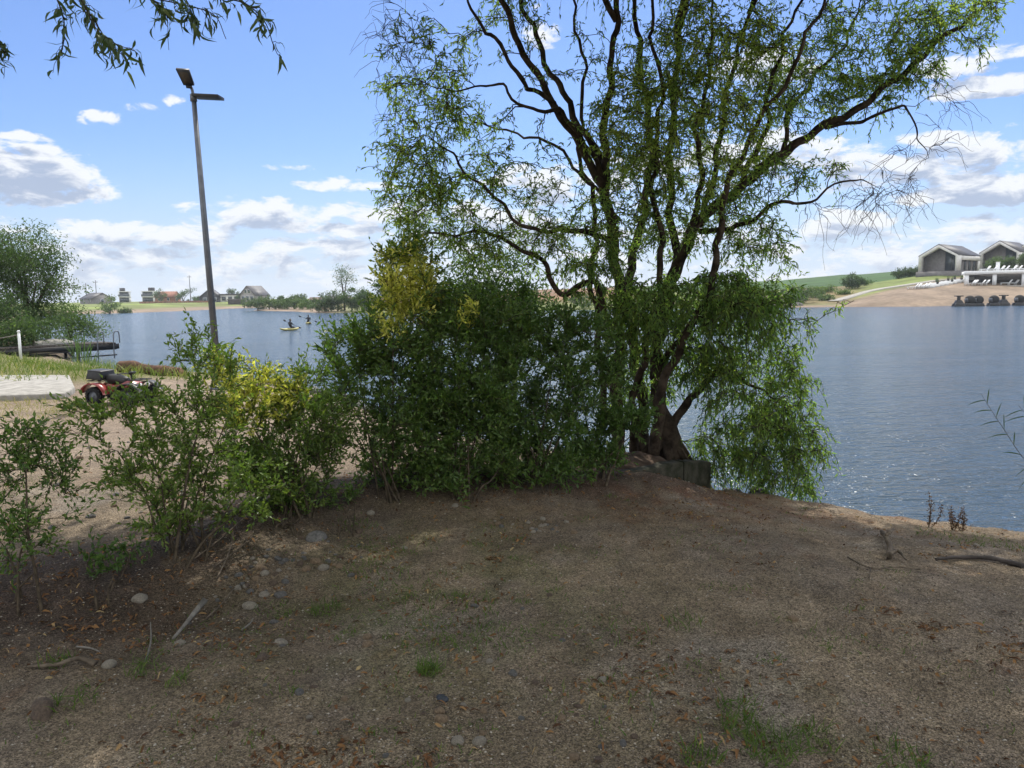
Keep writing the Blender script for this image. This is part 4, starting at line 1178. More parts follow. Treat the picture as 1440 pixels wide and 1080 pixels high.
def stone_mesh(seed, ang=.18, fl=.62):
    r = np.random.default_rng(seed); v, f = ICO2
    k_ = 1 + sum(ang * r.normal() * np.cos((v @ unit(r.normal(0, 1, 3))) * (1.5 + j) + r.random() * 6) / (1 + .6 * j) for j in range(5))
    v = v * k_[:, None] * np.array([1, .78 + .15 * r.random(), fl])
    return MB().add(v, None, f).mesh('stone', None, True)


STONEMATS = [surface("pale_stone", (.27, .24, .195), .8, .15, 4, None, .02, 9), surface("tan_stone", (.23, .165, .105), .8, .2, 3, None, .02, 9), surface("grey_stone", (.135, .13, .125), .8, .2, 4, None, .02, 9),
             surface("blue_black_stone", (.030, .036, .046), .6, .2, 3), surface("brown_stone", (.125, .09, .066), .85, .2, 4, None, .02, 9), surface("wet_black_rock", (.022, .022, .022), .6, .3, 3, None, .03, 7)]
SM = []
for mi in range(6):
    row = []
    for sd in range(4):
        me = stone_mesh(mi * 10 + sd, .19 if mi < 4 else .26, .6 if mi < 5 else .7); me.materials.append(STONEMATS[mi]); row.append(me)
    SM.append(row)


def stone(pos, size, mi, label, name='stone', group=None, cat='stone', sink=.36, z=None):
    o = bpy.data.objects.new(name, SM[mi][int(rng.integers(4))]); COL.objects.link(o)
    zz = gz(pos[0], pos[1]) if z is None else z
    o.location = (float(pos[0]), float(pos[1]), zz + size * .3 * (1 - sink * 2) - size * .03); o.scale = (size * .5,) * 3
    o.rotation_euler = (rng.normal(0, .12), rng.normal(0, .12), rng.random() * TAU)
    return props(o, label, cat, group)


BIG = [  # px, py, width px, material, label
    (198, 843, 20, 0, 'oval pale stone in the dark leaf mould under the young shrub'),
    (58, 1004, 32, 4, 'big rounded brown stone at the lower left edge'),
    (252, 907, 16, 0, 'pale round stone beside the end of the grey split stick'),
    (352, 854, 20, 0, 'flat pale stone below the wide open shrub'),
    (395, 907, 18, 0, 'white flat pebble alone on the gravel, left of the tan pair'),
    (370, 927, 16, 4, 'dark brown angular stone near the white flat pebble'),
    (517, 907, 15, 1, 'tan stone standing upright in a pair, at the edge of the thin grass'),
    (518, 897, 12, 1, 'smaller tan stone touching the upright one from behind'),
    (421, 975, 13, 2, 'blue grey oval pebble on the open gravel at lower left'),
    (440, 968, 12, 4, 'brown pebble right of the blue grey oval pebble'),
    (621, 983, 17, 3, 'blue-black stone, the darkest of the foreground stones'),
    (619, 1001, 15, 1, 'tan flat stone directly below the blue-black stone'),
    (621, 1012, 18, 1, 'broad tan stone, lowest of the stack under the blue-black stone'),
    (644, 1044, 18, 0, 'pale grey stone at the bottom, left one of two'),
    (675, 1045, 16, 0, 'pale tan stone at the bottom, right one of two'),
    (679, 1032, 10, 1, 'little orange stone above the pale pair at the bottom'),
    (721, 948, 14, 2, 'grey-blue stone in the brown leaf drift of the middle ground'),
    (848, 957, 13, 0, 'pale stone right of the middle, among dry leaves'),
    (667, 853, 11, 2, 'grey rounded stone in the middle of the thin grass'),
    (569, 771, 9, 0, 'pale pebble lying behind the thin grass patch'),
    (1115, 872, 12, 1, 'single tan stone on the open gravel on the right'),
    (1120, 837, 8, 1, 'little orange pebble above the single tan stone'),
    (1373, 766, 8, 0, 'white pebble on the right near the water edge'),
    (332, 1021, 12, 4, 'dull brown stone on the gravel at the lower left'),
    (153, 937, 18, 0, 'pale broken stone next to the curved dead root'),
    (640, 712, 10, 0, 'pale stone in the shade at the hedge foot'),
    (521, 722, 12, 0, 'white stone at the foot of the golden hedge privet'),
    (478, 797, 12, 1, 'tan cobble at the end of the stone pile'),
    (455, 800, 13, 0, 'pale cobble in front of the stone pile'),
    (397, 910, 8, 2, 'tiny grey pebble touching the white flat pebble'),
]
for px, py, w, mi, lab in BIG:
    p = gpt(px, py); dist = np.linalg.norm(p - CAM)
    stone(p, w * dist / FPX, mi, lab)
bp = gpt(445, 757)
stone(bp, .14, 2, 'grey boulder among the rubble at the foot of the golden shrub', name='boulder', cat='boulder', sink=.42)
# the rubble pile along the shrub feet
for i in range(70):
    t = rng.random(); px = 330 + 180 * t + rng.normal(0, 14); py = 812 - 40 * t + rng.normal(0, 16)
    p = gpt(px, py)
    stone(p, .022 + .045 * rng.random() ** 2, int(rng.choice([0, 1, 2, 4, 2])), 'small cobble of the rubble line between the shrub feet and the thin grass', group='cobbles of the rubble line')
for i in range(26):
    p = gpt(745 + rng.normal(0, 38), 738 + rng.normal(0, 7))
    stone(p, .020 + .028 * rng.random(), int(rng.choice([0, 0, 1, 2])), 'small pebble of the scatter in front of the hedge', group='pebbles in front of the hedge')
for i in range(60):
    p = gpt(rng.uniform(250, 900), rng.uniform(780, 1075))
    stone(p, .014 + .022 * rng.random(), int(rng.choice([0, 1, 2, 4])), 'little loose pebble on the foreground gravel', group='loose pebbles on the gravel')
for i in range(40):
    p = gpt(rng.uniform(0, 480), rng.uniform(600, 745))
    stone(p, .03 + .04 * rng.random(), int(rng.choice([0, 0, 1, 2])), 'pebble on the pale beach behind the shrubs', group='pebbles on the beach')
# dark rocks and rubble at the water edge right of the kerb
for i in range(16):
    t = i / 15; q = np.array([2.25, 8.15]) * (1 - t) + np.array([3.6, 7.02]) * t + rng.normal(0, .05, 2)
    stone(q, (.27 if i in (1, 3, 4) else .10 + .12 * rng.random()), 5 if i < 7 or rng.random() < .5 else 2, 'dark wet rock of the row along the water edge right of the kerb', name='shore_rock', cat='rock', group='rocks along the water edge', z=max(.20, gz(*q)) - .02)
for i, q in enumerate([(-3.5, 15.7), (-3.9, 16.1), (-3.1, 15.2), (-3.3, 15.5), (-2.8, 14.8), (-4.3, 16.6)]):
    stone(q, .32 + .2 * rng.random(), 2, 'grey rock at the lake edge seen between the golden shrub and the hedge', name='shore_rock', cat='rock', group='grey rocks at the lake edge')


def stick(name, label, pxs, r, mat, lift=.012, parent_branch=(), n=6):
    P = np.array([gpt(px, py) + (0, 0, lift + dz) for px, py, dz in pxs]); Q = catmull(P, n) if len(P) > 2 else P[0] + (P[1] - P[0]) * np.linspace(0, 1, 6)[:, None]
    mb = MB().tube(Q, np.linspace(r[0], r[1], len(Q)), 7, rough=.10)
    b = P[0].copy()
    for br in parent_branch:
        R_ = np.array([gpt(px, py) + (0, 0, lift + dz) for px, py, dz in br[0]])
        mb.tube(catmull(R_, 5) if len(R_) > 2 else R_, np.linspace(br[1], br[2], len(catmull(R_, 5)) if len(R_) > 2 else 2), 6, rough=.08)
    return solo(name, mb, mat, label, 'stick', b, True)


stick('dead_branch', 'forked crooked dead branch lying on the right of the gravel', [(1240, 752, .02), (1246, 766, .03), (1252, 777, .015), (1250, 788, .01)], (.013, .022), DEADW, .015,
      [([(1250, 788, .02), (1262, 784, .03), (1274, 793, .01)], .015, .006), ([(1246, 766, .05), (1256, 760, .07)], .012, .006), ([(1252, 777, .02), (1244, 790, .0)], .014, .006)])
stick('forked_twig', 'thin dark twig with a fork below the crooked dead branch', [(1192, 788, .01), (1224, 804, .01), (1260, 802, .01), (1294, 805, .01)], (.006, .004), DEADW, .008, [([(1224, 804, .01), (1222, 818, 0)], .004, .002)])
stick('dark_stick', 'long dark stick lying across the gravel at the right edge', [(1316, 789, .0), (1350, 787, .005), (1395, 790, .01), (1438, 799, .0)], (.008, .018), WOODD, .012)
stick('split_stick', 'pale grey split stick lying in the leaf mould at lower left', [(244, 902, .0), (288, 858, .04)], (.007, .016), GREYWOOD, .012)
stick('dead_root', 'curved brown dead root on the dark ground at lower left', [(40, 941, .0), (80, 941, .01), (112, 934, .015), (134, 937, .0)], (.006, .014), DEADW, .01)
for i, (a, b, lab) in enumerate([((300, 800), (372, 762), 'thin dead stem leaning out of the foot of the wide open shrub'), ((270, 790), (350, 745), 'dry brown stem behind the leaning one at the wide open shrub foot'), ((305, 815), (330, 770), 'short dry stem at the wide open shrub foot'),
                                 ((290, 872), (330, 830), 'long thin dry twig in the leaf mould'), ((205, 935), (212, 880), 'pale bent twig in the leaf mould left of the split stick'), ((108, 912), (140, 922), 'pale little twig above the dead root'), ((340, 888), (356, 874), 'white straw twig on the gravel edge')]):
    stick('dry_twig', lab, [(a[0], a[1], 0), ((a[0] + b[0]) / 2 + 4, (a[1] + b[1]) / 2, .05 if i < 3 else .01), (b[0], b[1], .10 if i < 3 else .01)], (.005, .003), GREYWOOD if i > 3 else DEADW, .008)


# ------------------------------------------------------------------ uncountable ground cover
def spread(n, rmin, rmax, half=50):
    r = rmin * (rmax / rmin) ** rng.random(n); a = rng.uniform(rad(-half), rad(half), n)
    x, y = r * np.sin(a), r * np.cos(a)
    return x, y


def dry(x, y):
    return lake_dist(x, y) > .12


x, y = spread(90000, 1.6, 13)
k_ = dry(x, y); x, y = x[k_], y[k_]; z = ground_z(x, y)
N_ = len(x); sz = .0026 + .0048 * rng.random(N_) ** 2.5
oc = np.array([(1, 0, 0), (0, 1, 0), (-1, 0, 0), (0, -1, 0), (.15, .1, .62), (0, 0, -.5)])
an = rng.random(N_) * TAU; ca, sa = np.cos(an)[:, None], np.sin(an)[:, None]
sx = (sz * (.8 + .7 * rng.random(N_)))[:, None]; sy = (sz * (.6 + .5 * rng.random(N_)))[:, None]
vx, vy = oc[None, :, 0] * sx, oc[None, :, 1] * sy
v = np.stack([x[:, None] + vx * ca - vy * sa, y[:, None] + vx * sa + vy * ca, z[:, None] + oc[None, :, 2] * sz[:, None] + .001], -1)
tri = np.array([(0, 1, 4), (1, 2, 4), (2, 3, 4), (3, 0, 4), (1, 0, 5), (2, 1, 5), (3, 2, 5), (0, 3, 5)])
mb = MB().add(v.reshape(-1, 3), None, (np.arange(N_)[:, None, None] * 6 + tri[None]).reshape(-1, 3), np.repeat(np.where(rng.random(N_) < .22, rng.uniform(.8, 1, N_), np.clip(rng.normal(.42, .18, N_), 0, .8)), 6))
o = part('gravel', mb, CHIPM); o['kind'] = 'stuff'

# fallen willow leaves in drifts
xs, ys = [], []
x, y = spread(17000, 1.7, 11)
w = .5 + .5 * wav(x, y, 1.6, 5, 8); w2 = np.exp(-(((x - 1.2) / 2.0) ** 2 + ((y - 7) / 1.3) ** 2)); w3 = np.exp(-((row_dist(x, y) - .2) / .5) ** 2) + np.exp(-(((x + 1.9) / .9) ** 2 + ((y - 3.7) / .45) ** 2))
k_ = dry(x, y) & (rng.random(len(x)) < np.clip(sm(.50, .80, w) * sm(.38, .66, .5 + .5 * wav(x, y, .55, 11, 8)) * 1.1 + w2 * .9 + w3 * .9 + .03, 0, 1))
x, y = x[k_], y[k_]
for i in range(120):
    r = 1.8 * 4.6 ** rng.random(); a = rng.uniform(rad(-44), rad(42)); q = rng.uniform(.03, .11); m_ = int(rng.uniform(10, 34))
    if lake_dist(r * math.sin(a), r * math.cos(a)) > .3:
        x = np.append(x, r * math.sin(a) + rng.normal(0, q * 1.5, m_)); y = np.append(y, r * math.cos(a) + rng.normal(0, q, m_))
z = ground_z(x, y) + .004
an = rng.random(len(x)) * TAU
mb = MB().leaves(np.stack([x, y, z], 1), np.stack([np.cos(an), np.sin(an), rng.normal(.08, .16, len(x))], 1), .022 + .034 * rng.random(len(x)), .006 + .009 * rng.random(len(x)), np.clip(rng.normal(.45, .25, len(x)), 0, 1), .8, 3, flat=(0, 0, 3))
o = part('fallen_leaves', mb, LITTERM); o['kind'] = 'stuff'


def blades(x, y, z, h, wd, tint, lean=.35):
    n = len(x); P = np.stack([x, y, z - .005], 1); d = unit(np.stack([rng.normal(0, lean, n), rng.normal(0, lean, n), np.ones(n)], 1))
    return MB().leaves(P, d, h, wd, tint, .7, 2, flat=(0, 0, 0))


TUFT = [(605, 945, .055, 110), (455, 860, .09, 70), (520, 800, .16, 90), (560, 830, .2, 90), (640, 860, .25, 160), (700, 900, .2, 120), (620, 900, .2, 110), (1050, 1030, .10, 110), (1085, 1060, .10, 130), (1140, 1045, .10, 90), (1040, 1000, .08, 60), (1260, 1070, .1, 60), (985, 1070, .07, 70),
        (80, 935, .07, 40), (205, 945, .08, 60), (100, 990, .1, 50), (250, 960, .06, 30), (870, 890, .2, 70), (1180, 900, .15, 40), (960, 880, .1, 40), (850, 1000, .25, 60), (1000, 760, .3, 40), (1400, 760, .4, 200), (1340, 748, .3, 80), (560, 770, .2, 60), (390, 860, .12, 50), (200, 690, .35, 140), (60, 680, .3, 60), (500, 740, .15, 70)]
X, Y_, H, T_ = [], [], [], []
for px, py, r, n in TUFT:
    p = gpt(px, py); a = rng.random(n) * TAU; q = r * np.sqrt(rng.random(n))
    X.append(p[0] + q * np.cos(a)); Y_.append(p[1] + q * np.sin(a)); H.append((.02 + .035 * rng.random(n)) * (1.5 if r < .11 else 1)); T_.append(np.clip(rng.normal(.32, .14, n), 0, 1))
for i in range(420):
    r = 1.9 * 4.2 ** rng.random(); a = rng.uniform(rad(-42), rad(42)); x0, y0 = r * math.sin(a), r * math.cos(a)
    if rng.random() > .12 + .95 * math.exp(-((x0 + .4) / 1.1) ** 2 - ((y0 - 4.1) / 1.5) ** 2):
        continue
    n = int(rng.uniform(10, 34)); q = rng.uniform(.015, .06)
    X.append(x0 + rng.normal(0, q * 1.4, n)); Y_.append(y0 + rng.normal(0, q, n)); H.append(.010 + .026 * rng.random(n)); T_.append(np.clip(rng.normal(.34, .16, n), 0, 1))
x, y = spread(15000, 1.8, 9)
w = np.exp(-(((x + .45) / .95) ** 2 + ((y - 4.1) / 1.4) ** 2)) * 1.3 + .08
k_ = rng.random(len(x)) < w * sm(.4, .7, .5 + .5 * wav(x, y, .6, 2, 8)); k_ &= dry(x, y)
X.append(x[k_]); Y_.append(y[k_]); H.append(.012 + .024 * rng.random(k_.sum())); T_.append(np.clip(rng.normal(.36, .2, k_.sum()), 0, 1))
x, y, h, t_ = map(np.concatenate, (X, Y_, H, T_))
k_ = dry(x, y); x, y, h, t_ = x[k_], y[k_], h[k_], t_[k_]
o = part('grass', blades(x, y, ground_z(x, y), h, .0032 + .002 * rng.random(len(x)), t_, .5), GRASSM); o['kind'] = 'stuff'
# tall grass on the left bank
n = 16000
x = rng.uniform(-24, -7.5, n); y = rng.uniform(16, 34, n)
edge = lake_dist(x, y)
k_ = (edge > .1) & (x / y < -.36) & (y < 25) & (y > 17.2 + .25 * (x + 9)) & (rng.random(n) < .4 + .6 * (wav(x, y, 2.5, 4, 6) > -.2))
x, y = x[k_], y[k_]
o = part('bank_grass', blades(x, y, ground_z(x, y), .14 + .24 * rng.random(len(x)), .014 + .010 * rng.random(len(x)), np.clip(.5 + .25 * wav(x, y, 4, 7, 6) + rng.normal(0, .16, len(x)), 0, 1), .3), GRASSM); o['kind'] = 'stuff'
# dry weeds between slab and shrubs
n = 2600
x = rng.uniform(-11, -6.2, n); y = rng.uniform(11.5, 14.2, n)
k_ = rng.random(n) < .35 + .5 * (wav(x, y, 1.4, 1, 6) > 0); x, y = x[k_], y[k_]
o = part('dry_grass', blades(x, y, ground_z(x, y), .06 + .10 * rng.random(len(x)), .008, np.clip(rng.normal(.85, .12, len(x)), 0, 1), .5), GRASSM); o['kind'] = 'stuff'


# reeds, shore weeds
def reed(name, label, base, tips, mat=PRIVET, w=.018, hue=.25):
    """tips: world end points of arching leaves"""
    b = np.asarray(base, float); mb = MB()
    root = thing(name, label, 'reed', b)
    sb = MB()
    for t in tips:
        m = b * .45 + t * .55 + (0, 0, .28 * np.linalg.norm(t - b) * .4)
        P = catmull([b, m, t], 8); K = len(P); T = unit(np.gradient(P, axis=0)); B = unit(np.cross(T, (0, .3, 1.0)))
        wd = w * np.sin(np.linspace(.25, math.pi, K)) + .001
        v = np.stack([P + B * wd[:, None] / 2, P - (0, 0, .004), P - B * wd[:, None] / 2], 1).reshape(-1, 3)
        q = [(3 * i + j, 3 * i + j + 1, 3 * i + j + 4, 3 * i + j + 3) for i in range(K - 1) for j in range(2)]
        mb.add(v, q, None, hue + rng.normal(0, .08))
    sb.tube([b - (0, 0, .05), b + (0, 0, .25)], .008, 6)
    part('leaves', mb, mat, root, b)
    part('stalk', sb, STEM, root, b)


def build_reed():
    b = at(1500, 700, 5.7); b[2] = gz(b[0], b[1])
    root = thing('reed', 'reed with narrow dark leaves leaning in from the right edge over the water', 'reed', b)
    sb, lb = MB(), MB()
    for pts, n in (([(1495, 660), (1450, 655), (1408, 598), (1379, 553)], 13), ([(1505, 640), (1478, 615), (1450, 590), (1432, 570)], 9), ([(1520, 690), (1490, 680), (1462, 665), (1430, 652)], 6)):
        P = catmull([b - (0, 0, .05)] + [at(x_, y_, 5.65 - .03 * i) for i, (x_, y_) in enumerate(pts)], 9)
        sb.tube(P, np.linspace(.0035, .0012, len(P)), 6)
        m = len(P)
        for j in range(n):
            i = int(m * (.42 + .56 * j / n)); p = P[min(i, m - 2)]; t = unit(P[min(i, m - 2) + 1] - P[min(i, m - 2)])
            side = -1 if j % 2 else 1
            d = unit(t * .75 + side * unit(np.cross(t, (0, 1, .2))) * .8 + rng.normal(0, .22, 3) + (-.25, 0, 0))
            L_ = .11 + .07 * rng.random(); q = np.linspace(0, 1, 8)[:, None]
            Q = p + d * L_ * q + np.array([0, 0, -1]) * L_ * .25 * q ** 2; w = .0085 * np.sin(np.linspace(.35, math.pi, 8)) + .0006
            B = unit(np.cross(unit(np.gradient(Q, axis=0)), (0, 1.0, .4)))
            v = np.stack([Q + B * w[:, None] / 2, Q - (0, .0012, 0), Q - B * w[:, None] / 2], 1).reshape(-1, 3)
            lb.add(v, [(3 * i_ + j_, 3 * i_ + j_ + 1, 3 * i_ + j_ + 4, 3 * i_ + j_ + 3) for i_ in range(7) for j_ in range(2)], None, .2 + .1 * rng.random())
    part('leaves', lb, FARLEAF, root, b); part('stalk', sb, STEM, root, b)


build_reed()


def weed(label, px, py, h):
    b = gpt(px, py); root = thing('dock_weed', label, 'weed', b)
    sb, lb = MB(), MB()
    for i in range(3):
        e = b + np.array([rng.normal(0, .06), rng.normal(0, .04), h * (.7 + .4 * rng.random())])
        P = catmull([b - (0, 0, .03), b * .5 + e * .5 + rng.normal(0, .02, 3), e], 6); sb.tube(P, np.linspace(.004, .0015, len(P)), 5)
        s_ = P[np.repeat(np.arange(3, len(P)), 7)] + rng.normal(0, .010, ((len(P) - 3) * 7, 3))
        lb.leaves(s_, rng.normal(0, 1, s_.shape), .016, .010, np.clip(rng.normal(.2, .15, len(s_)), 0, 1), .4)
    part('stalks', sb, DEADW, root, b); part('seeds', lb, LITTERM, root, b)


weed('dark dry dock weed at the water edge on the right, the tallest', 1306, 733, .26)
weed('short dry weed right of the tall dock at the water edge', 1341, 737, .18)
weed('second short dry weed, rightmost by the water edge', 1354, 739, .15)


# ------------------------------------------------------------------ quad bike, log, slab
def build_quad():
    p = gpt(172, 568); p = np.array([p[0], p[1], gz(p[0], p[1])])
    root = thing('quad_bike', 'red quad bike with black rear box parked on the beach behind the shrubs', 'quad bike', p, rad(-14))
    root.scale = (.60,) * 3
    def W_(x, y, r=.27, w=.22):
        t = MB(); a = np.linspace(0, TAU, 21)[:-1]
        prof = [(-.5, .62), (-.5, .86), (-.36, .98), (0, 1.0), (.36, .98), (.5, .86), (.5, .62)]
        v = np.array([[(x + r * q * math.cos(t_), y + w * s_, r + r * q * math.sin(t_)) for t_ in a] for s_, q in prof])
        n = 20
        t.add(v.reshape(-1, 3), [(i * n + j, i * n + (j + 1) % n, (i + 1) * n + (j + 1) % n, (i + 1) * n + j) for i in range(6) for j in range(n)])
        for j in range(0, 20):
            aa = a[j]; t.box((x + r * 1.0 * math.cos(aa), y, r + r * 1.0 * math.sin(aa)), (.03, w * .8, .02), 0, 1, 0, -aa + math.pi / 2)
        wo_ = part('wheel', t, RUBBER, root)
        m = MB().tube([(x, y - w * .32, r), (x, y + w * .32, r)], [r * .63, r * .63], 16); m.tube([(x, y - w * .45, r), (x, y + w * .45, r)], [r * .2, r * .2], 10)
        part('rim', m, GALV, wo_)
    for x in (-.56, .60):
        for y in (-.40, .40):
            W_(x, y)
    def arch(x, y, r, w, a0, a1, th=.03):
        n = 12; v = []
        for i in range(n):
            a = a0 + (a1 - a0) * i / (n - 1)
            for (q, s_) in ((r, -w / 2), (r, w / 2), (r + th, w / 2), (r + th, -w / 2)):
                v.append((x + q * math.cos(a) * 1.12, y + s_, .27 + q * math.sin(a)))
        m = MB().add(v, [(i * 4 + j, i * 4 + (j + 1) % 4, (i + 1) * 4 + (j + 1) % 4, (i + 1) * 4 + j) for i in range(n - 1) for j in range(4)] + [(0, 1, 2, 3), (n * 4 - 1, n * 4 - 2, n * 4 - 3, n * 4 - 4)])
        return m
    for x, a0, a1 in ((-.56, rad(10), rad(165)), (.60, rad(20), rad(150))):
        for y in (-.40, .40):
            part('fender', arch(x, y, .36, .28, a0, a1), REDP if x < 0 else BLACKP, root)
    m = MB().poly([(-.25, -.17, .45), (.50, -.17, .45), (.62, -.17, .62), (.40, -.17, .72), (.05, -.17, .58), (-.25, -.17, .60), (-.25, .17, .45), (.50, .17, .45), (.62, .17, .62), (.40, .17, .72), (.05, .17, .58), (-.25, .17, .60)],
                  [[0, 1, 2, 3, 4, 5], [11, 10, 9, 8, 7, 6]] + [[(i + 1) % 6, i, i + 6, (i + 1) % 6 + 6] for i in range(6)])
    part('body', m, REDP, root, bevel=.02)
    m = MB().poly([(-.28, -.29, .40), (.12, -.29, .42), (.05, -.29, .56), (-.20, -.29, .62), (-.28, -.18, .40), (.12, -.18, .42), (.05, -.18, .56), (-.20, -.18, .62)], [[0, 1, 2, 3], [7, 6, 5, 4], [1, 0, 4, 5], [2, 1, 5, 6], [3, 2, 6, 7], [0, 3, 7, 4]])
    part('side_panel', m, REDP, root, bevel=.015)
    part('engine', MB().box((.12, 0, .38), (.62, .34, .24)).tube([(-.56, -.4, .27), (-.56, .4, .27)], .03, 8).tube([(.6, -.4, .27), (.6, .4, .27)], .03, 8).tube([(-.5, 0, .3), (.6, 0, .36)], .05, 8), BLACKP, root)
    s_ = part('seat', MB().tube(catmull([(-.45, 0, .72), (-.15, 0, .74), (.15, 0, .69), (.28, 0, .70)], 5), [.10, .14, .15, .15, .15, .15, .15, .15, .14, .14, .13, .13, .12, .11, .10, .08], 10), BLACKP, root, None, True)
    part('cargo_box', MB().box((-.66, 0, .86), (.52, .62, .24), 0, .86, 0, rad(4)).box((-.66, 0, .99), (.48, .58, .03), 0, .9, 0, rad(4)), BLACKP, root, bevel=.02)
    for x0, x1, w_, z_ in ((-.9, -.35, .28, .70), (.45, .85, .26, .73)):
        part('rack', MB().tube([(x0, -w_, z_), (x1, -w_, z_)], .014, 6).tube([(x0, w_, z_), (x1, w_, z_)], .014, 6).tube([(x0, -w_, z_), (x0, w_, z_)], .014, 6).tube([(x1, -w_, z_), (x1, w_, z_)], .014, 6).tube([((x0 + x1) / 2, -w_, z_), ((x0 + x1) / 2, w_, z_)], .014, 6), BLACKP, root)
    part('handlebar', MB().tube([(.42, 0, .62), (.36, 0, .88)], .025, 8).tube(catmull([(.22, -.38, .92), (.34, -.2, .92), (.38, 0, .88), (.34, .2, .92), (.22, .38, .92)], 4), .016, 8).box((.40, 0, .92), (.10, .16, .07)), BLACKP, root)
    for y in (-.16, .16):
        part('headlight', MB().tube([(.74, y, .58), (.80, y, .58)], [.05, .07], 12), WHITE, root)
    part('tail_light', MB().box((-.93, -.22, .62), (.02, .10, .05)).box((-.93, .22, .62), (.02, .10, .05)), YELP, root)


build_quad()


def build_log():
    a, b = at(170, 519, 20.5), at(258, 526, 19.6)
    a[2] = gz(*a[:2]) + .15; b[2] = gz(*b[:2]) + .13
    t = np.linspace(0, 1, 16)[:, None]; P = a + (b - a) * t + np.array([0, 0, 1]) * .02 * np.sin(t * 7)
    c = P[8].copy()
    o = solo('log', MB().tube(P, .155 + .02 * np.sin(t[:, 0] * 11) - .03 * t[:, 0], 14, rough=.05), LOGM, 'thick reddish brown log lying on the shore behind the quad bike', 'log', c, True)
    d = unit(b - a)
    for k_, e in ((-1, P[0]), (1, P[-1])):
        part('cut_end', MB().tube([e - k_ * d * .01, e + k_ * d * .006], [.13, .125], 14), LOGE, o, c)


build_log()


def build_slab():
    # pale concrete ramp coming in from the left
    q = [gpt(-260, 572), gpt(92, 560), gpt(106, 552), gpt(98, 534), gpt(-300, 533)]
    zt = max(p[2] for p in q) + .10
    top = np.array([(p[0], p[1], zt) for p in q]); bot = top - (0, 0, .45); n = len(q)
    c = top[1].copy()
    m = MB().poly(np.vstack([top, bot]), [list(range(n)), list(range(2 * n - 1, n - 1, -1))] + [[(i + 1) % n, i, i + n, (i + 1) % n + n] for i in range(n)])
    solo('concrete_ramp', m, CONC, 'pale concrete ramp at the left edge in front of the grassy bank', 'ramp', c, bevel=.03)


build_slab()


# ------------------------------------------------------------------ pier
def build_pier():
    e = at(168, 487, 31.0); w = at(-60, 492, 27.0)
    z = .74; e[2] = w[2] = z
    root = thing('pier', 'dark narrow pier reaching from the left bank over the lake', 'pier', e)
    d = unit(e - w); nn = np.array([-d[1], d[0], 0]); ln = np.linalg.norm(e - w)
    ctr = (e + w) / 2; rz = math.atan2(d[1], d[0])
    m = MB()
    nb = int(ln / .16)
    for i in range(nb):
        m.box(w + d * (i + .5) * .16 + nn * .8 + (0, 0, rng.normal(0, .003)), (.145, 1.6, .05), rz)
    part('deck', m, WOODD, root, e)
    for k_ in (0.06, 1.54):
        part('beam', MB().box(ctr + nn * k_ + (0, 0, -.13), (ln, .08, .20), rz), BLACKP, root, e)
    for s_ in (1.5, 4.2, 7.0, ):
        for k_ in (.1, 1.5):
            q = e - d * s_ + nn * k_
            part('post', MB().tube([q + (0, 0, -1.4), q + (0, 0, -.03)], .06, 8), BLACKP, root, e)
    for s_ in (0.15, .75):
        q = e - d * s_ + nn * .05
        part('ladder_rail', MB().tube(catmull([q + (0, -.1, -.6), q + (0, -.1, 0), q + (0, 0, .42), q + (.1, .15, .42), q + (.1, .2, 0)], 5), .022, 6), GALV, root, e)
    for k_ in (-.28, -.52):
        part('brace', MB().tube([e - d * 3.6 + (0, 0, k_) + nn * .05, e - d * .1 + (0, 0, k_ + .05) + nn * .05], .03, 6), BLACKP, root, e)
    # upturned white boat lying on the deck
    c = e - d * 2.1 + nn * .8; c[2] = z + .03
    bt = thing('upturned_boat', 'white upturned little boat lying on the pier deck', 'boat', c, rz)
    bt.scale = (.55, .6, .6)
    n = 13; v = []; ns = 9
    for i in range(n):
        t = i / (n - 1); x = -1.25 + 2.5 * t; wd = .52 * (math.sin(math.pi * min(1, .18 + t * .82)) ** .6) if t < 1 else .02; hh = .34 * (.7 + .3 * math.sin(math.pi * t)) * (1 if t < .9 else .7)
        for j in range(ns):
            a = math.pi * j / (ns - 1); v.append((x, wd * math.cos(a), hh * math.sin(a) ** .8))
    m = MB().add(v, [(i * ns + j, i * ns + j + 1, (i + 1) * ns + j + 1, (i + 1) * ns + j) for i in range(n - 1) for j in range(ns - 1)]); m.poly(np.array(v[:ns]), [list(range(ns))])
    part('hull', m, CONC, bt, None, True)
    part('keel', MB().box((-.1, 0, .345), (2.0, .04, .05)), GALV, bt)
    for y in (-.30, .30):
        part('rub_rail', MB().tube([(-1.2, y * 1.2, .05), (.2, y * 1.65, .05), (1.1, y * .7, .05)], .025, 6), GALV, bt)
    # white post with rope
    q = at(29, 500, 24.5); q[2] = gz(q[0], q[1])
    pr = thing('post', 'thin white post with a rope on the grassy bank in front of the pier', 'post', q)
    part('shaft', MB().tube([q - (0, 0, .1), q + (0, 0, .95)], [.045, .04], 10), WHITE, pr, q)
    part('cap', MB().tube([q + (0, 0, .95), q + (0, 0, 1.0)], [.06, .03], 10), WHITE, pr, q)
    t = np.linspace(0, 1, 9)[:, None]; q2 = q + (-2.6, .4, .1)
    part('rope', MB().tube(q + (0, 0, .86) + (q2 - q) * t - np.array([0, 0, 1]) * .18 * np.sin(t * math.pi), .018, 5), GREYWOOD, pr, q)


build_pier()

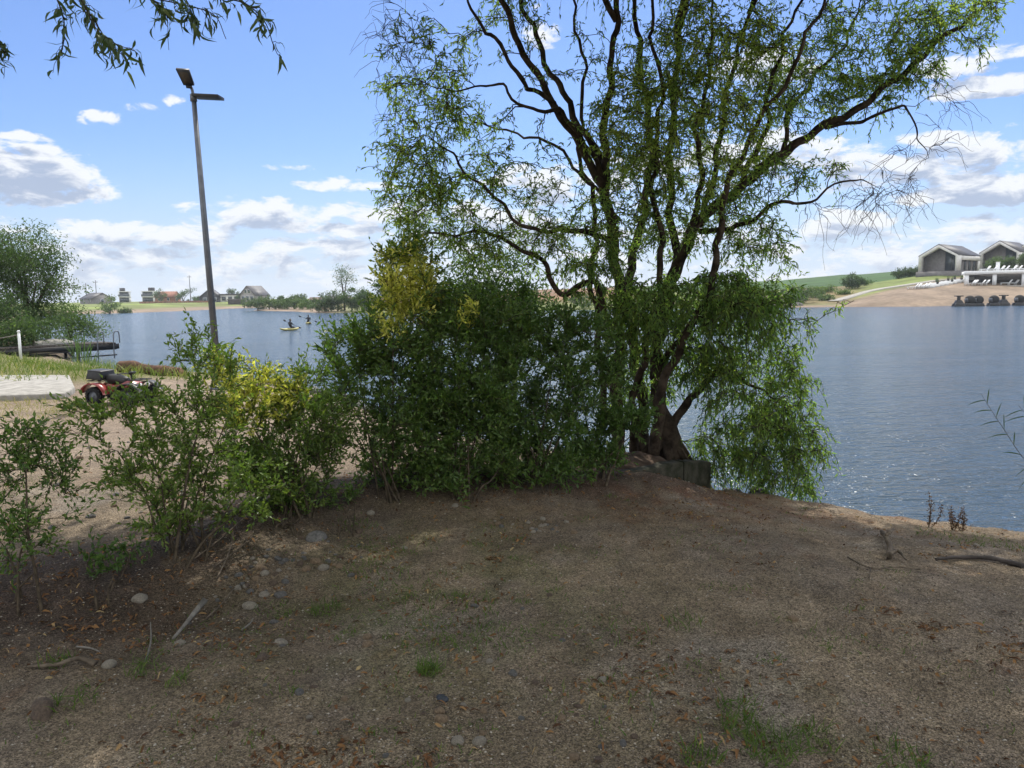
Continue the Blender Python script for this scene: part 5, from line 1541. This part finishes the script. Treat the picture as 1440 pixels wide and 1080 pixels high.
# dark reed stems by the pier foot
for i, (px, Y) in enumerate([(108, 27), (120, 27.5), (133, 28), (118, 26.4), (128, 27)]):
    b = at(px, 505, Y); b[2] = gz(b[0], b[1])
    reed('reed', 'dark reed tuft on the water edge under the pier', b, [b + (rng.normal(0, .25), rng.normal(0, .2), .7 + .5 * rng.random()) for _ in range(9)], FARLEAF, .03, .25)
for o in [o for o in bpy.data.objects if o.name.startswith('reed') and 'under the pier' in o.get('label', '')]:
    o['group'] = 'reed tufts under the pier'

# buoys
BU = surface("buoy", (.05, .045, .05), .5)
for px, py in ((187, 479.5), (208, 478.5), (230, 477)):
    p = on(px, py, 0)
    m = MB().add(ICO2[0] * .17 + (0, 0, .08), None, ICO2[1]); m.tube([(0, 0, .2), (0, 0, .33)], [.06, .05], 8)
    solo('buoy', m, BU, 'small dark buoy floating in the row off the pier end', 'buoy', p, True, 'dark buoys in a row off the pier')


# ------------------------------------------------------------------ kayaks
def kayak(px, py, rz, lab, plab):
    p = on(px, py, 0)
    r_ = thing('kayak', lab, 'kayak', p, rz)
    n = 17; ns = 12; v = []
    for i in range(n):
        t = i / (n - 1); x = -1.6 + 3.2 * t; w = .36 * max(.03, math.sin(math.pi * t) ** .65); zc = .10 + .16 * (2 * t - 1) ** 4
        for j in range(ns):
            a = TAU * j / ns; v.append((x, w * math.cos(a), zc + (.16 if math.sin(a) > 0 else .15) * math.sin(a) * (.4 + .6 * math.sin(math.pi * t))))
    m = MB().add(v, [(i * ns + j, i * ns + (j + 1) % ns, (i + 1) * ns + (j + 1) % ns, (i + 1) * ns + j) for i in range(n - 1) for j in range(ns)])
    part('hull', m, YELP, r_, None, True)
    a = np.linspace(0, TAU, 17)
    part('cockpit_rim', MB().tube(np.stack([.1 + .46 * np.cos(a), .25 * np.sin(a), np.full(17, .25)], 1), .03, 6, False), BLACKP, r_)
    pr = thing('person', plab, 'person', tuple(p + (0, 0, .15)), rz)
    pr.scale = r_.scale = (.72,) * 3
    V = [(0, 0, .12), (0, 0, .38), (.03, 0, .60), (.05, 0, .70), (.08, 0, .84), (.09, 0, .93), (.03, .20, .60), (.18, .33, .44), (.38, .30, .55), (.03, -.20, .60), (.20, -.30, .38), (.40, -.28, .34), (.38, .12, .13), (.78, .10, .10), (.38, -.12, .13), (.78, -.10, .10)]
    E_ = [(0, 1), (1, 2), (2, 3), (3, 4), (4, 5), (2, 6), (6, 7), (7, 8), (2, 9), (9, 10), (10, 11), (0, 12), (12, 13), (0, 14), (14, 15)]
    rd_ = [.15, .14, .15, .06, .10, .09, .07, .05, .035, .07, .05, .035, .08, .055, .08, .055]
    me = bpy.data.meshes.new('person'); me.from_pydata(V, E_, []); ob = bpy.data.objects.new('figure', me); COL.objects.link(ob); ob.parent = pr
    sk = ob.modifiers.new('skin', 'SKIN')
    for i, q in enumerate(rd_):
        me.skin_vertices[0].data[i].radius = (q, q)
    me.skin_vertices[0].data[0].use_root = True
    ob.modifiers.new('sub', 'SUBSURF').render_levels = 1
    me.materials.append(CLOTH); ob.name = 'body'
    hm = MB().add(ICO2[0] * (.115, .10, .09) + (.08, 0, .93), None, ICO2[1][(ICO2[0][ICO2[1]][:, :, 2].mean(1) > -.2)])
    part('hair', hm, WOODD, pr, None, True)
    fm = MB().add(ICO2[0] * (.06, .085, .10) + (.135, 0, .865), None, ICO2[1]); fm.box((.198, 0, .86), (.03, .02, .03))
    part('face', fm, SKIN, pr, None, True)
    pd = thing('paddle', 'dark double paddle held by the person in the ' + ('nearer' if py > 460 else 'farther') + ' kayak', 'paddle', tuple(p + (0, 0, .15)), rz)
    pd.scale = (.72,) * 3
    u_ = unit(np.array([.02, .58, .21])); c = np.array([.39, .01, .445])
    part('shaft', MB().tube([c - u_ * .95, c + u_ * .95], .018, 6), BLACKP, pd)
    for s_ in (-1, 1):
        part('blade', MB().add(ICO2[0] * (.03, .20, .09) @ rot(rad(20), 0, 0).T + c + u_ * s_ * 1.1, None, ICO2[1]), BLACKP, pd, None, True)


kayak(408, 464.5, rad(66), 'nearer yellow kayak on the lake left of the golden privet', 'person in dark clothes paddling the nearer kayak')
kayak(434, 455.5, rad(112), 'farther pale yellow kayak on the lake, just left of the hedge', 'person in dark clothes paddling the farther kayak')


# ------------------------------------------------------------------ houses across the lake on the left
def flat(v_, c, s_, rz=0):
    return v_.box(c, s_, rz)


def modern(px, Y, lab, w, rz, pent=True, side=1):
    b = gp(px, Y); r_ = thing('modern_house', lab, 'house', b, rz)
    h = 5.6
    part('ground_floor', MB().box((0, 0, 1.35), (w, 7, 2.9)), RENDERW, r_)
    part('upper_floor', MB().box((0, .2, 4.15), (w - .3, 6.4, 2.6)), RENDERW, r_)
    part('roof', MB().box((0, -.3, 5.55), (w + .5, 8, .28)), WHITE, r_)
    part('terrace_slab', MB().box((0, -.7, 2.93), (w + .4, 8.2, .24)), WHITE, r_)
    for x in np.linspace(-w / 2 + 1.1, w / 2 - 1.1, 3):
        for zc, y in ((1.35, -3.52), (4.2, -3.02)):
            f_ = part('window', MB().box((x, y, zc), (1.7, .12, 2.1)), DARKW, r_)
            part('pane', MB().box((x, y - .065, zc), (1.5, .03, 1.9)), GLASS, f_)
    for x in (-w / 2 - .05, w / 2 + .05):
        part('column', MB().box((x, -4.2, 4.2), (.3, .3, 2.4)), WHITE, r_)
    part('balcony_rail', MB().box((0, -4.7, 3.55), (w + .2, .05, 1.0)), GLASS, r_)
    if pent:
        part('roof_box', MB().box((side * w * .22, .6, 6.5), (w * .45, 4, 1.7)), DARKW, r_)


modern(176, 350, 'white two-storey flat-roofed house with a dark roof box, partly behind the pale far willow', 4.8, rad(20), True, -1)
modern(210, 340, 'white two-storey flat-roofed house with a dark roof box on its right, in full view', 5.2, rad(14), True, 1)


def gable(name, lab, px, Y, w, dp, hw, hr, rz, wall, roof, over=.35, wins=((0, 1.3, 1.2, 1.3),), porch=False, dz=0.0):
    """ridge runs along local y; gable faces -y"""
    b = gp(px, Y, dz); r_ = thing(name, lab, 'house', b, rz)
    x, y = w / 2, dp / 2
    part('walls', MB().poly([(-x, -y, -.6), (x, -y, -.6), (x, -y, hw), (0, -y, hr), (-x, -y, hw), (-x, y, -.6), (x, y, -.6), (x, y, hw), (0, y, hr), (-x, y, hw)], [[0, 1, 2, 3, 4], [9, 8, 7, 6, 5], [1, 6, 7, 2], [5, 0, 4, 9], [2, 7, 8, 3], [4, 3, 8, 9]]), wall, r_)
    sl = (hr - hw) / x; xo = x + over; t = .16
    m = MB()
    for s_ in (-1, 1):
        z1 = hw - sl * over
        v = [(0, -y - over, hr + .02), (s_ * xo, -y - over, z1 + .02), (s_ * xo, y + over, z1 + .02), (0, y + over, hr + .02)]
        v += [(a, b_, c + t) for a, b_, c in v]
        m.poly(v, [[0, 1, 2, 3], [7, 6, 5, 4], [0, 4, 5, 1], [1, 5, 6, 2], [2, 6, 7, 3], [3, 7, 4, 0]])
    part('roof', m, roof, r_)
    for (wx, wz, ww, wh) in wins:
        f_ = part('window', MB().box((wx, -y - .03, wz), (ww + .2, .10, wh + .2)), WHITE, r_)
        part('pane', MB().box((wx, -y - .085, wz), (ww, .03, wh)), GLASS, f_)
    for k_ in (-.25, .25):
        for s_ in (-1, 1):
            f_ = part('window', MB().box((s_ * (x + .03), k_ * dp, 1.5), (.1, 1.3, 1.4)), WHITE, r_)
            part('pane', MB().box((s_ * (x + .085), k_ * dp, 1.5), (.03, 1.1, 1.2)), GLASS, f_)
    return r_


gable('low_house', 'grey low house with a dark roof behind the pale far willow, leftmost across the lake', 135, 300, 9, 9, 2.2, 4.6, rad(60), GREYW, ROOF)
r_ = gable('brick_house', 'red brick house with a reddish roof between the white house and the round trees', 236, 325, 6, 9.5, 2.6, 5.0, rad(78), BRICK, surface("red_tiles", (.25, .11, .075), .85, .2, 3))
gable('dark_house', 'dark gabled house standing right behind the lamp post across the lake', 298, 300, 8.5, 9, 2.4, 5.8, rad(10), DARKW, ROOF, .5, ((-2, 1.3, 1.4, 1.4), (2, 1.3, 1.4, 1.4), (0, 3.7, 1.2, 1.2)))
b = gp(326, 300); r_ = thing('bungalow', 'pale flat-roofed bungalow with a dark roof band between the dark and the grey gabled houses', 'house', b, rad(6))
part('walls', MB().box((0, 0, 1.4), (8.5, 6, 3.4)), RENDERW, r_); part('roof', MB().box((0, 0, 3.25), (9.4, 7, .55)), DARKW, r_)
for x in (-2.6, 0, 2.6):
    f_ = part('window', MB().box((x, -3.03, 1.5), (1.6, .1, 1.7)), DARKW, r_); part('pane', MB().box((x, -3.09, 1.5), (1.4, .03, 1.5)), GLASS, f_)
b = gp(332, 262); r_ = thing('beach_hut', 'long dark shed with a grey roof on the far sand below the bungalow', 'shed', b, rad(4))
part('walls', MB().box((0, 0, .7), (4.8, 2.4, 1.7)), WOODD, r_); part('roof', MB().box((0, 0, 1.65), (5.3, 2.9, .2)), GREYW, r_)
gable('grey_house', 'big grey gabled house with pale boards at the end of the far beach', 358, 285, 8.2, 8, 2.8, 6.4, rad(-24), surface("grey_boards", (.26, .24, .24), .8, .15, 2), ROOF, .5, ((-2.2, 1.5, 1.5, 1.7), (0, 1.5, 1.4, 1.7), (2.2, 1.5, 1.5, 1.7), (-.9, 4.3, 1.0, 1.4), (.9, 4.3, 1.0, 1.4)))
gable('brown_house', 'low brown hipped-looking house on the ridge, left of the slate-roofed one', 452, 250, 6, 8, 1.6, 3.2, rad(80), GREYW, surface("brown_tiles", (.14, .095, .085), .8, .2, 3), .4, ((0, .9, 1.2, .9),), dz=-.6)
gable('slate_house', 'slate-roofed house on the ridge beside the feathery tree', 470, 248, 6, 7, 1.8, 3.6, rad(64), GREYW, ROOF, .4, ((0, .9, 1.2, .9),), dz=-.6)
for px, Y, h, lab in ((268, 318, 11, 'tall thin utility pole between the round trees and the lamp post'), (122, 300, 8, 'lattice-like thin pole at the far left beside the bank tree crown'), (136, 300, 9, 'thin pole above the grey low house')):
    b = gp(px, Y); r_ = thing('utility_pole', lab, 'utility pole', b)
    part('shaft', MB().tube([(0, 0, -.3), (0, 0, h)], [.20, .12], 8), GALV, r_); part('crossarm', MB().box((0, -.14, h - .8), (1.6, .12, .14)), GALV, r_)
    for x in (-.65, 0, .65):
        part('insulator', MB().tube([(x, -.14, h - .73), (x, -.14, h - .45)], [.06, .04], 6), BLACKP, r_)
for o in bpy.data.objects:
    if o.get('category') == 'house' and o.parent is None:
        o.scale = (.88, .88, .88)
# earth bank with low wall below the houses
a, b = gp(196, 300), gp(300, 285)
t = np.linspace(0, 1, 14)[:, None]; P = a + (b - a) * t; P[:, 2] = [gz(q[0], q[1]) for q in P]
m = MB()
for i in range(13):
    c = (P[i] + P[i + 1]) / 2; dd = P[i + 1] - P[i]; m.box(c + (0, 0, .2), (np.linalg.norm(dd) + .02, .4, 1.0), math.atan2(dd[1], dd[0]))
solo('retaining_wall', m, surface("red_earth_blocks", (.19, .095, .06), .9, .25, 1.5), 'long low reddish retaining wall below the lawns across the lake', 'wall', tuple(a), kind=None)
p = gp(233, 236, 0)
solo('beach_marker', MB().tube([(0, 0, 0), (0, 0, 1.0)], [.28, .22], 10).tube([(0, 0, 1.0), (0, 0, 1.25)], [.20, .05], 10), REDP, 'little red marker at the water line of the far beach', 'marker', p, True)


# ------------------------------------------------------------------ resort on the right shore
def resort_house(lab, px, Y, w, dp, hw, hr, rz, dz, glass=True):
    """white portal frame gable, recessed front, dark roof; gable faces -y, side face +x carries a band and windows"""
    b = gp(px, Y); b[2] = dz; r_ = thing('gable_house', lab, 'house', b, rz)
    x, y = w / 2, dp / 2; t = .55
    fr = 1.9
    inn = [(-x + t, -.2), (-x + t, hw - .15), (0, hr - .62), (x - t, hw - .15), (x - t, -.2)]
    out = [(-x, -.2), (-x, hw), (0, hr), (x, hw), (x, -.2)]
    v = [(a, -y, c) for a, c in out] + [(a, -y, c) for a, c in inn] + [(a, -y + fr, c) for a, c in out] + [(a, -y + fr, c) for a, c in inn]
    f_ = []
    for i in range(4):
        f_ += [[i, 5 + i, 6 + i, i + 1], [5 + i, 15 + i, 16 + i, 6 + i], [10 + i, i, i + 1, 11 + i], [15 + i, 10 + i, 11 + i, 16 + i]]
    f_ += [[0, 10, 15, 5], [4, 9, 19, 14]]
    part('portal_frame', MB().poly(v, f_), RENDERW, r_)
    yb = -y + fr - .02
    vb = [(a, yb, c) for a, c in inn] + [(a, y, c) for a, c in inn]
    part('core', MB().poly(vb, [[0, 4, 3, 2, 1], [5, 6, 7, 8, 9], [0, 1, 6, 5], [1, 2, 7, 6], [2, 3, 8, 7], [3, 4, 9, 8]]), GREYW, r_)
    # glazed right part of the front
    gx0, gx1 = x * .20, x - t - .05
    zz = lambda a: hr - .66 - (hr - .62 - hw + .15) * abs(a) / (x - t)
    g = part('front_window', MB().poly([(gx0, yb - .06, .1), (gx1, yb - .06, .1), (gx1, yb - .06, zz(gx1)), (gx0, yb - .06, zz(gx0)), (gx0, yb - .02, .1), (gx1, yb - .02, .1), (gx1, yb - .02, zz(gx1)), (gx0, yb - .02, zz(gx0))], [[0, 1, 2, 3], [7, 6, 5, 4], [0, 4, 5, 1], [1, 5, 6, 2], [2, 6, 7, 3], [3, 7, 4, 0]]), GLASS, r_)
    m = MB()
    for a in (gx0, (gx0 + gx1) / 2, gx1):
        m.box((a, yb - .09, (zz(a) + .1) / 2), (.09, .05, zz(a) - .1))
    m.box(((gx0 + gx1) / 2, yb - .092, 2.2), (gx1 - gx0, .05, .09))
    part('mullion', m, DARKW, g)
    # roof slabs
    sl = (hr - hw) / x
    for s_ in (-1, 1):
        vv = [(0, -y - .02, hr + .01), (s_ * (x + .04), -y - .02, hw - .03), (s_ * (x + .04), y + .3, hw - .03), (0, y + .3, hr + .01)]
        vv += [(a, b_, c + .14) for a, b_, c in vv]
        part('roof', MB().poly(vv, [[0, 1, 2, 3], [7, 6, 5, 4], [0, 4, 5, 1], [1, 5, 6, 2], [2, 6, 7, 3], [3, 7, 4, 0]]), ROOF, r_)
    # long side: white fascia, side windows, end pier
    part('fascia', MB().box((x - .13, fr / 2 + .01, hw - .52), (.25, dp - fr, .85)), RENDERW, r_)
    part('pier_wall', MB().box((x - .16, y - .55, (hw - .95) / 2), (.30, 1.0, hw - .97)), RENDERW, r_)
    for k_ in range(4):
        yy = -y + fr + .7 + k_ * (dp - fr - 2.2) / 3.4
        f2 = part('side_window', MB().box((x - t + .06, yy + .3, 1.35), (.10, 1.15, 2.3)), DARKW, r_)
        part('pane', MB().box((x - t + .12, yy + .3, 1.35), (.03, .95, 2.1)), GLASS, f2)
    part('plinth', MB().box((0, -.3, -.9), (w + .3, dp + .9, 1.7)), GREYW, r_)
    return r_


Z1 = 6.2
resort_house('white-framed gable house with a dark roof, leftmost of the row on the right shore', 1333, 163, 7.5, 13, 3.1, 5.3, rad(-48), Z1)
resort_house('white-framed gable house in the middle of the right shore row, behind small trees', 1415, 169, 7.5, 13, 3.3, 5.7, rad(-48), Z1 + .5)
resort_house('rightmost white-framed gable house of the row, cut by the picture edge', 1466, 172, 8.0, 13, 3.7, 6.2, rad(-48), Z1 + .9)


def terrace():
    a = at(1356, 403, 139); e = at(1500, 403, 136.5)
    z0, z1 = 3.0, 5.55
    a[2] = z0; e[2] = z0
    rz = -math.atan2(a[0], a[1]) + rad(3); d = np.array([math.cos(rz), math.sin(rz), 0]); ln = 16.5
    r_ = thing('terrace_building', 'low white terrace pavilion with open bays cut into the beach slope', 'pavilion', a, rz)
    part('roof_slab', MB().box((ln / 2, 5, z1 - z0 - .22), (ln, 10.4, .62)), WHITE, r_)
    for i, x in enumerate((.35, 4.55, 8.9, 13.2)):
        part('column', MB().box((x, .30, 1.0), (.62, .6, 2.03)), WHITE, r_)
    part('back_wall', MB().box((ln / 2, 4.2, .97), (ln, .2, 2.0)), GREYW, r_)
    part('end_wall', MB().box((.15, 2.75, .97), (.28, 2.7, 2.0)), RENDERW, r_)
    part('floor', MB().box((ln / 2, 2.0, -.35), (ln + 1, 5.6, .7)), CONC, r_)
    part('counter', MB().box((3.2, 3.4, .5), (2.4, .7, 1.05)), DARKW, r_)
    part('menu_board', MB().box((1.2, 4.07, 1.4), (1.1, .05, .6)), RENDERW, r_)
    for x in (6.6, 11.0):
        part('bench', MB().box((x, 3.6, .45), (3.6, .6, .12)).box((x - 1.5, 3.6, .2), (.1, .5, .4)).box((x + 1.5, 3.6, .2), (.1, .5, .4)).box((x, 3.9, .8), (3.6, .08, .5)), WOODD, r_)
    return a, d, rz


TA, TD, TRZ = terrace()
TN = np.array([-TD[1], TD[0], 0])


def make_lounger(label, pos, rz, group):
    r_ = thing('sun_lounger', label, 'sun lounger', pos, rz, group)
    part('bed', MB().box((.05, 0, .36), (1.3, .66, .09)), WHITE, r_)
    part('backrest', MB().box((-.83, 0, .63), (.72, .66, .08), 0, 1, 0, rad(52)), WHITE, r_)
    for x in (-.5, .6):
        for y in (-.26, .26):
            part('leg', MB().box((x, y, .16), (.07, .07, .32)), WHITE, r_)
    return r_


GU, GD, GL = 'sun loungers on the upper terrace', 'sun loungers before the pavilion bays', 'sun loungers on the sand left of the steps'
L0 = make_lounger('white sun lounger on the upper terrace edge, nearest to the blue tub', (0, 0, 0), 0, GU)
spots = []
for i, (px, lab) in enumerate([(1384, None), (1393, 'white sun lounger on the upper terrace, second from the blue tub'), (1404, 'white sun lounger on the upper terrace beside the white cabinet'), (1410, 'white sun lounger on the upper terrace just right of the white cabinet'), (1421, 'white sun lounger on the upper terrace, fifth from the blue tub'), (1428, 'white sun lounger on the upper terrace, sixth from the blue tub'), (1437, 'white sun lounger on the upper terrace at the picture edge')]):
    spots.append((at(px, 382, 141.5), 5.65, lab, GU))
for i, (px, lab) in enumerate([(1362, 'white sun lounger leaning in front of the first pavilion bay, leftmost'), (1366, 'white sun lounger in front of the first pavilion bay, second from the left'), (1376, 'white sun lounger in the middle of the first pavilion bay'), (1382, 'white sun lounger near the second pavilion column'), (1413, 'white sun lounger before the second bay, the left of two'), (1423, 'white sun lounger before the second bay, the right of two')]):
    spots.append((at(px, 405, 136.3), None, lab, GD))
for i, (px, lab) in enumerate([(1282, 'white sun lounger on the sand left of the steps, first of four'), (1287, 'white sun lounger on the sand left of the steps, second of four'), (1294, 'white sun lounger on the sand left of the steps, third of four'), (1300, 'white sun lounger on the sand, last of four beside the steps')]):
    spots.append((at(px, 406, 133.5), None, lab, GL))
for i, (p, z, lab, g) in enumerate(spots):
    o = L0 if i == 0 else copy_tree(L0)
    zz = z if z is not None else gz(p[0], p[1]) + .02
    if g == GD:
        zz = max(zz, 3.02)
    o.location = (p[0], p[1], zz); o.rotation_euler = (0, 0, TRZ + rad(192 if i % 2 else 205))
    if lab:
        o['label'] = lab
    o['group'] = g
p = at(1373, 381, 141); p[2] = 5.65
solo('blue_tub', MB().tube([(0, 0, 0), (0, 0, .35), (0, 0, .42)], [.75, .85, .75], 18), BLUEP, 'pale blue round tub on the corner of the upper terrace', 'tub', p)
p = at(1403, 379, 143); p[2] = 5.65
r_ = thing('outdoor_shower', 'tall white cabinet standing between the loungers on the upper terrace', 'cabinet', p, TRZ)
part('body', MB().box((0, 0, .8), (.6, .5, 1.6)), WHITE, r_); part('cap', MB().box((0, 0, 1.64), (.7, .6, .08)), RENDERW, r_)
# white stepped seats with small dark pots
r_ = thing('beach_steps', 'white stepped seating running up the sand to the upper terrace', 'steps', at(1305, 407, 134) * (1, 1, 0) + (0, 0, 0))
o0 = np.array(r_.location)
a, b = at(1303, 407, 134.5), at(1352, 389, 144)
for i in range(9):
    t = i / 8; c = a + (b - a) * t; c[2] = gz(c[0], c[1]) + .15
    part('step', MB().box(c - o0, (2.6, 1.0, .50), TRZ), WHITE, r_)
for i, (t, s_) in enumerate([(.15, .8), (.4, -.7), (.55, .9), (.7, -.5), (.85, .8), (.95, -.8)]):
    c = a + (b - a) * t + TD * s_; c[2] = gz(c[0], c[1]) + .40
    q = thing('potted_plant', 'small dark potted plant on the white stepped seating', 'potted plant', c, 0, 'potted plants on the white steps')
    part('pot', MB().tube([(0, 0, 0), (0, 0, .35)], [.16, .22], 10), BLACKP, q)
    lp = rng.normal(0, .12, (60, 3)) + (0, 0, .5); part('leaves', MB().leaves(lp, rng.normal(0, 1, (60, 3)), .16, .09, .2), FARLEAF, q)
# pale path climbing the slope, with little dark path lights
PP = [(1172, 414, 131), (1200, 409, 136), (1240, 401, 140), (1290, 392, 144), (1335, 387, 147), (1352, 386, 148)]
P = catmull([np.array([*at(x_, y_, Y)[:2], 0]) for x_, y_, Y in PP], 8); T_ = unit(np.gradient(P, axis=0)); Nn = np.stack([-T_[:, 1], T_[:, 0], 0 * T_[:, 0]], 1)
rows = []
for k_, dz in ((-1, .0), (-1, .14), (1, .14), (1, 0)):
    q = P + Nn * k_ * 1.0; q[:, 2] = [gz(*w[:2]) - .08 + dz * 1.3 + .04 for w in P]; rows.append(q)
v = np.stack(rows, 1).reshape(-1, 3); n = len(P)
o = part('path', MB().add(v, [(i * 4 + j, i * 4 + j + 1, (i + 1) * 4 + j + 1, (i + 1) * 4 + j) for i in range(n - 1) for j in range(3)]), CONC); o['kind'] = 'structure'
for i in range(9):
    t = (i + .5) / 9 * (n - 1); k_ = int(t); q = P[k_] + Nn[k_] * 1.9
    q[2] = gz(q[0], q[1])
    solo('path_light', MB().tube([(0, 0, 0), (0, 0, .40)], [.08, .08], 8).tube([(0, 0, .40), (0, 0, .5)], [.13, .10], 8), BLACKP, 'short black path light along the pale path on the far slope', 'path light', q, False, 'path lights along the far path')

# dark round-hooded pedal boats on white floats
for i, (px, kind, lab) in enumerate([(1348, 1, 'black pedal boat with a flat raised seat, leftmost of the moored row'), (1363, 0, 'black round-hooded boat, second of the moored row'), (1375, 0, 'black round-hooded boat beside the pontoon gap, third of the moored row'), (1397, 0, 'black round-hooded boat just right of the pontoon gap'), (1411, 1, 'black pedal boat with a flat raised seat, between two hooded ones'), (1433, 0, 'black round-hooded boat at the right picture edge')]):
    p = at(px, 425, 111.5); p[2] = .20
    r_ = thing('pedal_boat', lab, 'pedal boat', p, TRZ + rad(25), 'black boats moored on the far pontoon')
    part('hull', MB().box((0, -.35, .02), (1.5, .45, .42), 0, .8).box((0, .35, .02), (1.5, .45, .42), 0, .8), BLACKP, r_, bevel=.06)
    a = np.linspace(rad(-35), rad(215), 15)
    if kind == 0:
        V_ = ICO3[0]; F_ = ICO3[1]; ce = V_[F_].mean(1)
        F_ = F_[~((ce[:, 0] < -.55) & (ce[:, 2] > -.35) & (ce[:, 2] < .55))]
        m = MB().add(V_ * (.72, .62, .66) + (.05, 0, .66), None, F_).add(V_ * (.60, .50, .55) + (.08, 0, .66), None, F_[:, ::-1])
        part('hood', m, RUBBER, r_, None, True)
        part('seat', MB().box((-.1, 0, .42), (.7, .8, .14)).box((-.42, 0, .68), (.12, .8, .5)), GALV, r_)
    else:
        part('seat', MB().box((0, 0, .45), (1.1, .9, .5), 0, .6).box((0, 0, .95), (.3, .5, .6)), BLACKP, r_, bevel=.04)
        part('canopy', MB().box((0, 0, 1.28), (.95, .8, .14)), BLACKP, r_, bevel=.03)
for i, px in enumerate((1344, 1356, 1369, 1386, 1403, 1422, 1440)):
    p = at(px, 428, 109.9); p[2] = .06
    solo('float', MB().box((0, 0, 0), (1.9, 1.1, .30), 0, .94), WHITE, 'white pontoon float under the row of black boats', 'float', p, False, 'white pontoon floats')
# trees and hedges beside the resort
for px, Y, w, h, z, lab in [(1395, 150, 3.0, 2.8, 5.6, 'round green tree in front of the nearest gable house side'), (1401, 152, 2.2, 3.0, 5.6, 'second green tree touching the round one, by the middle gable house'), (1417, 150, 2.6, 3.0, 5.6, 'dark green tree before the middle gable house'), (1436, 150, 3.0, 4.2, 5.6, 'taller green tree at the right picture edge by the gable houses')]:
    b = gp(px, Y); b[2] = z
    tree('garden_tree', lab, b, h, [(0, 0, h * .6, w * .42, w * .4, h * .38)], 40, 36, .30, .42, .28, .1, 'garden trees at the resort', 4)
for i, (px, lab) in enumerate([(1262, 'left dark green hedge bush below the corn field'), (1272, 'second dark green hedge bush below the corn field'), (1282, 'third dark green hedge bush below the corn field'), (1292, 'dark green hedge bush touching the nearest gable house')]):
    far_tree('hedge_bush', lab, px, 166, 3.2, 2.0, 40, 30, .32, .25, lo=.0, cat='bush', group='hedge left of the gable houses')
for i, (px, Y, w, h) in enumerate([(1132, 137, 4, 1.4), (1160, 134, 3, .9), (1168, 147, 4, 1.1), (1185, 141, 3.4, .8), (1215, 158, 4, 1.1), (1120, 146, 5, 1.9)]):
    far_tree('weed_bush', 'low ragged bush of the weedy strip between the corn field and the far path', px, Y, w, h, 24, 26, .32, .3 + .5 * rng.random(), lo=.0, cat='bush', group='low bushes of the weedy strip')
r0 = at(1108, 427, 123)
for i in range(7):
    stone((r0[0] + rng.normal(0, 1.3), r0[1] + .6 + abs(rng.normal(0, .5))), .8 + .7 * rng.random(), 2, 'dark grey boulder of the heap on the opposite bank', name='boulder', cat='boulder', group='boulder heap on the opposite bank', z=.1)


# ------------------------------------------------------------------ air
def build_haze():
    m = bpy.data.materials.new("air"); m.use_nodes = True
    N = NT(m.node_tree); N.n.remove(N.n['Principled BSDF'])
    v = N.node('ShaderNodeVolumePrincipled'); v.inputs['Color'].default_value = (.86, .92, 1, 1); v.inputs['Density'].default_value = HAZE
    N.l.new(v.outputs[0], N.n['Material Output'].inputs['Volume'])
    mb = MB().box((150, 700, 30), (6200, 6400, 64))
    o = part('haze', mb, m); o['kind'] = 'stuff'


HAZE = 0.00030
if HAZE:
    build_haze()
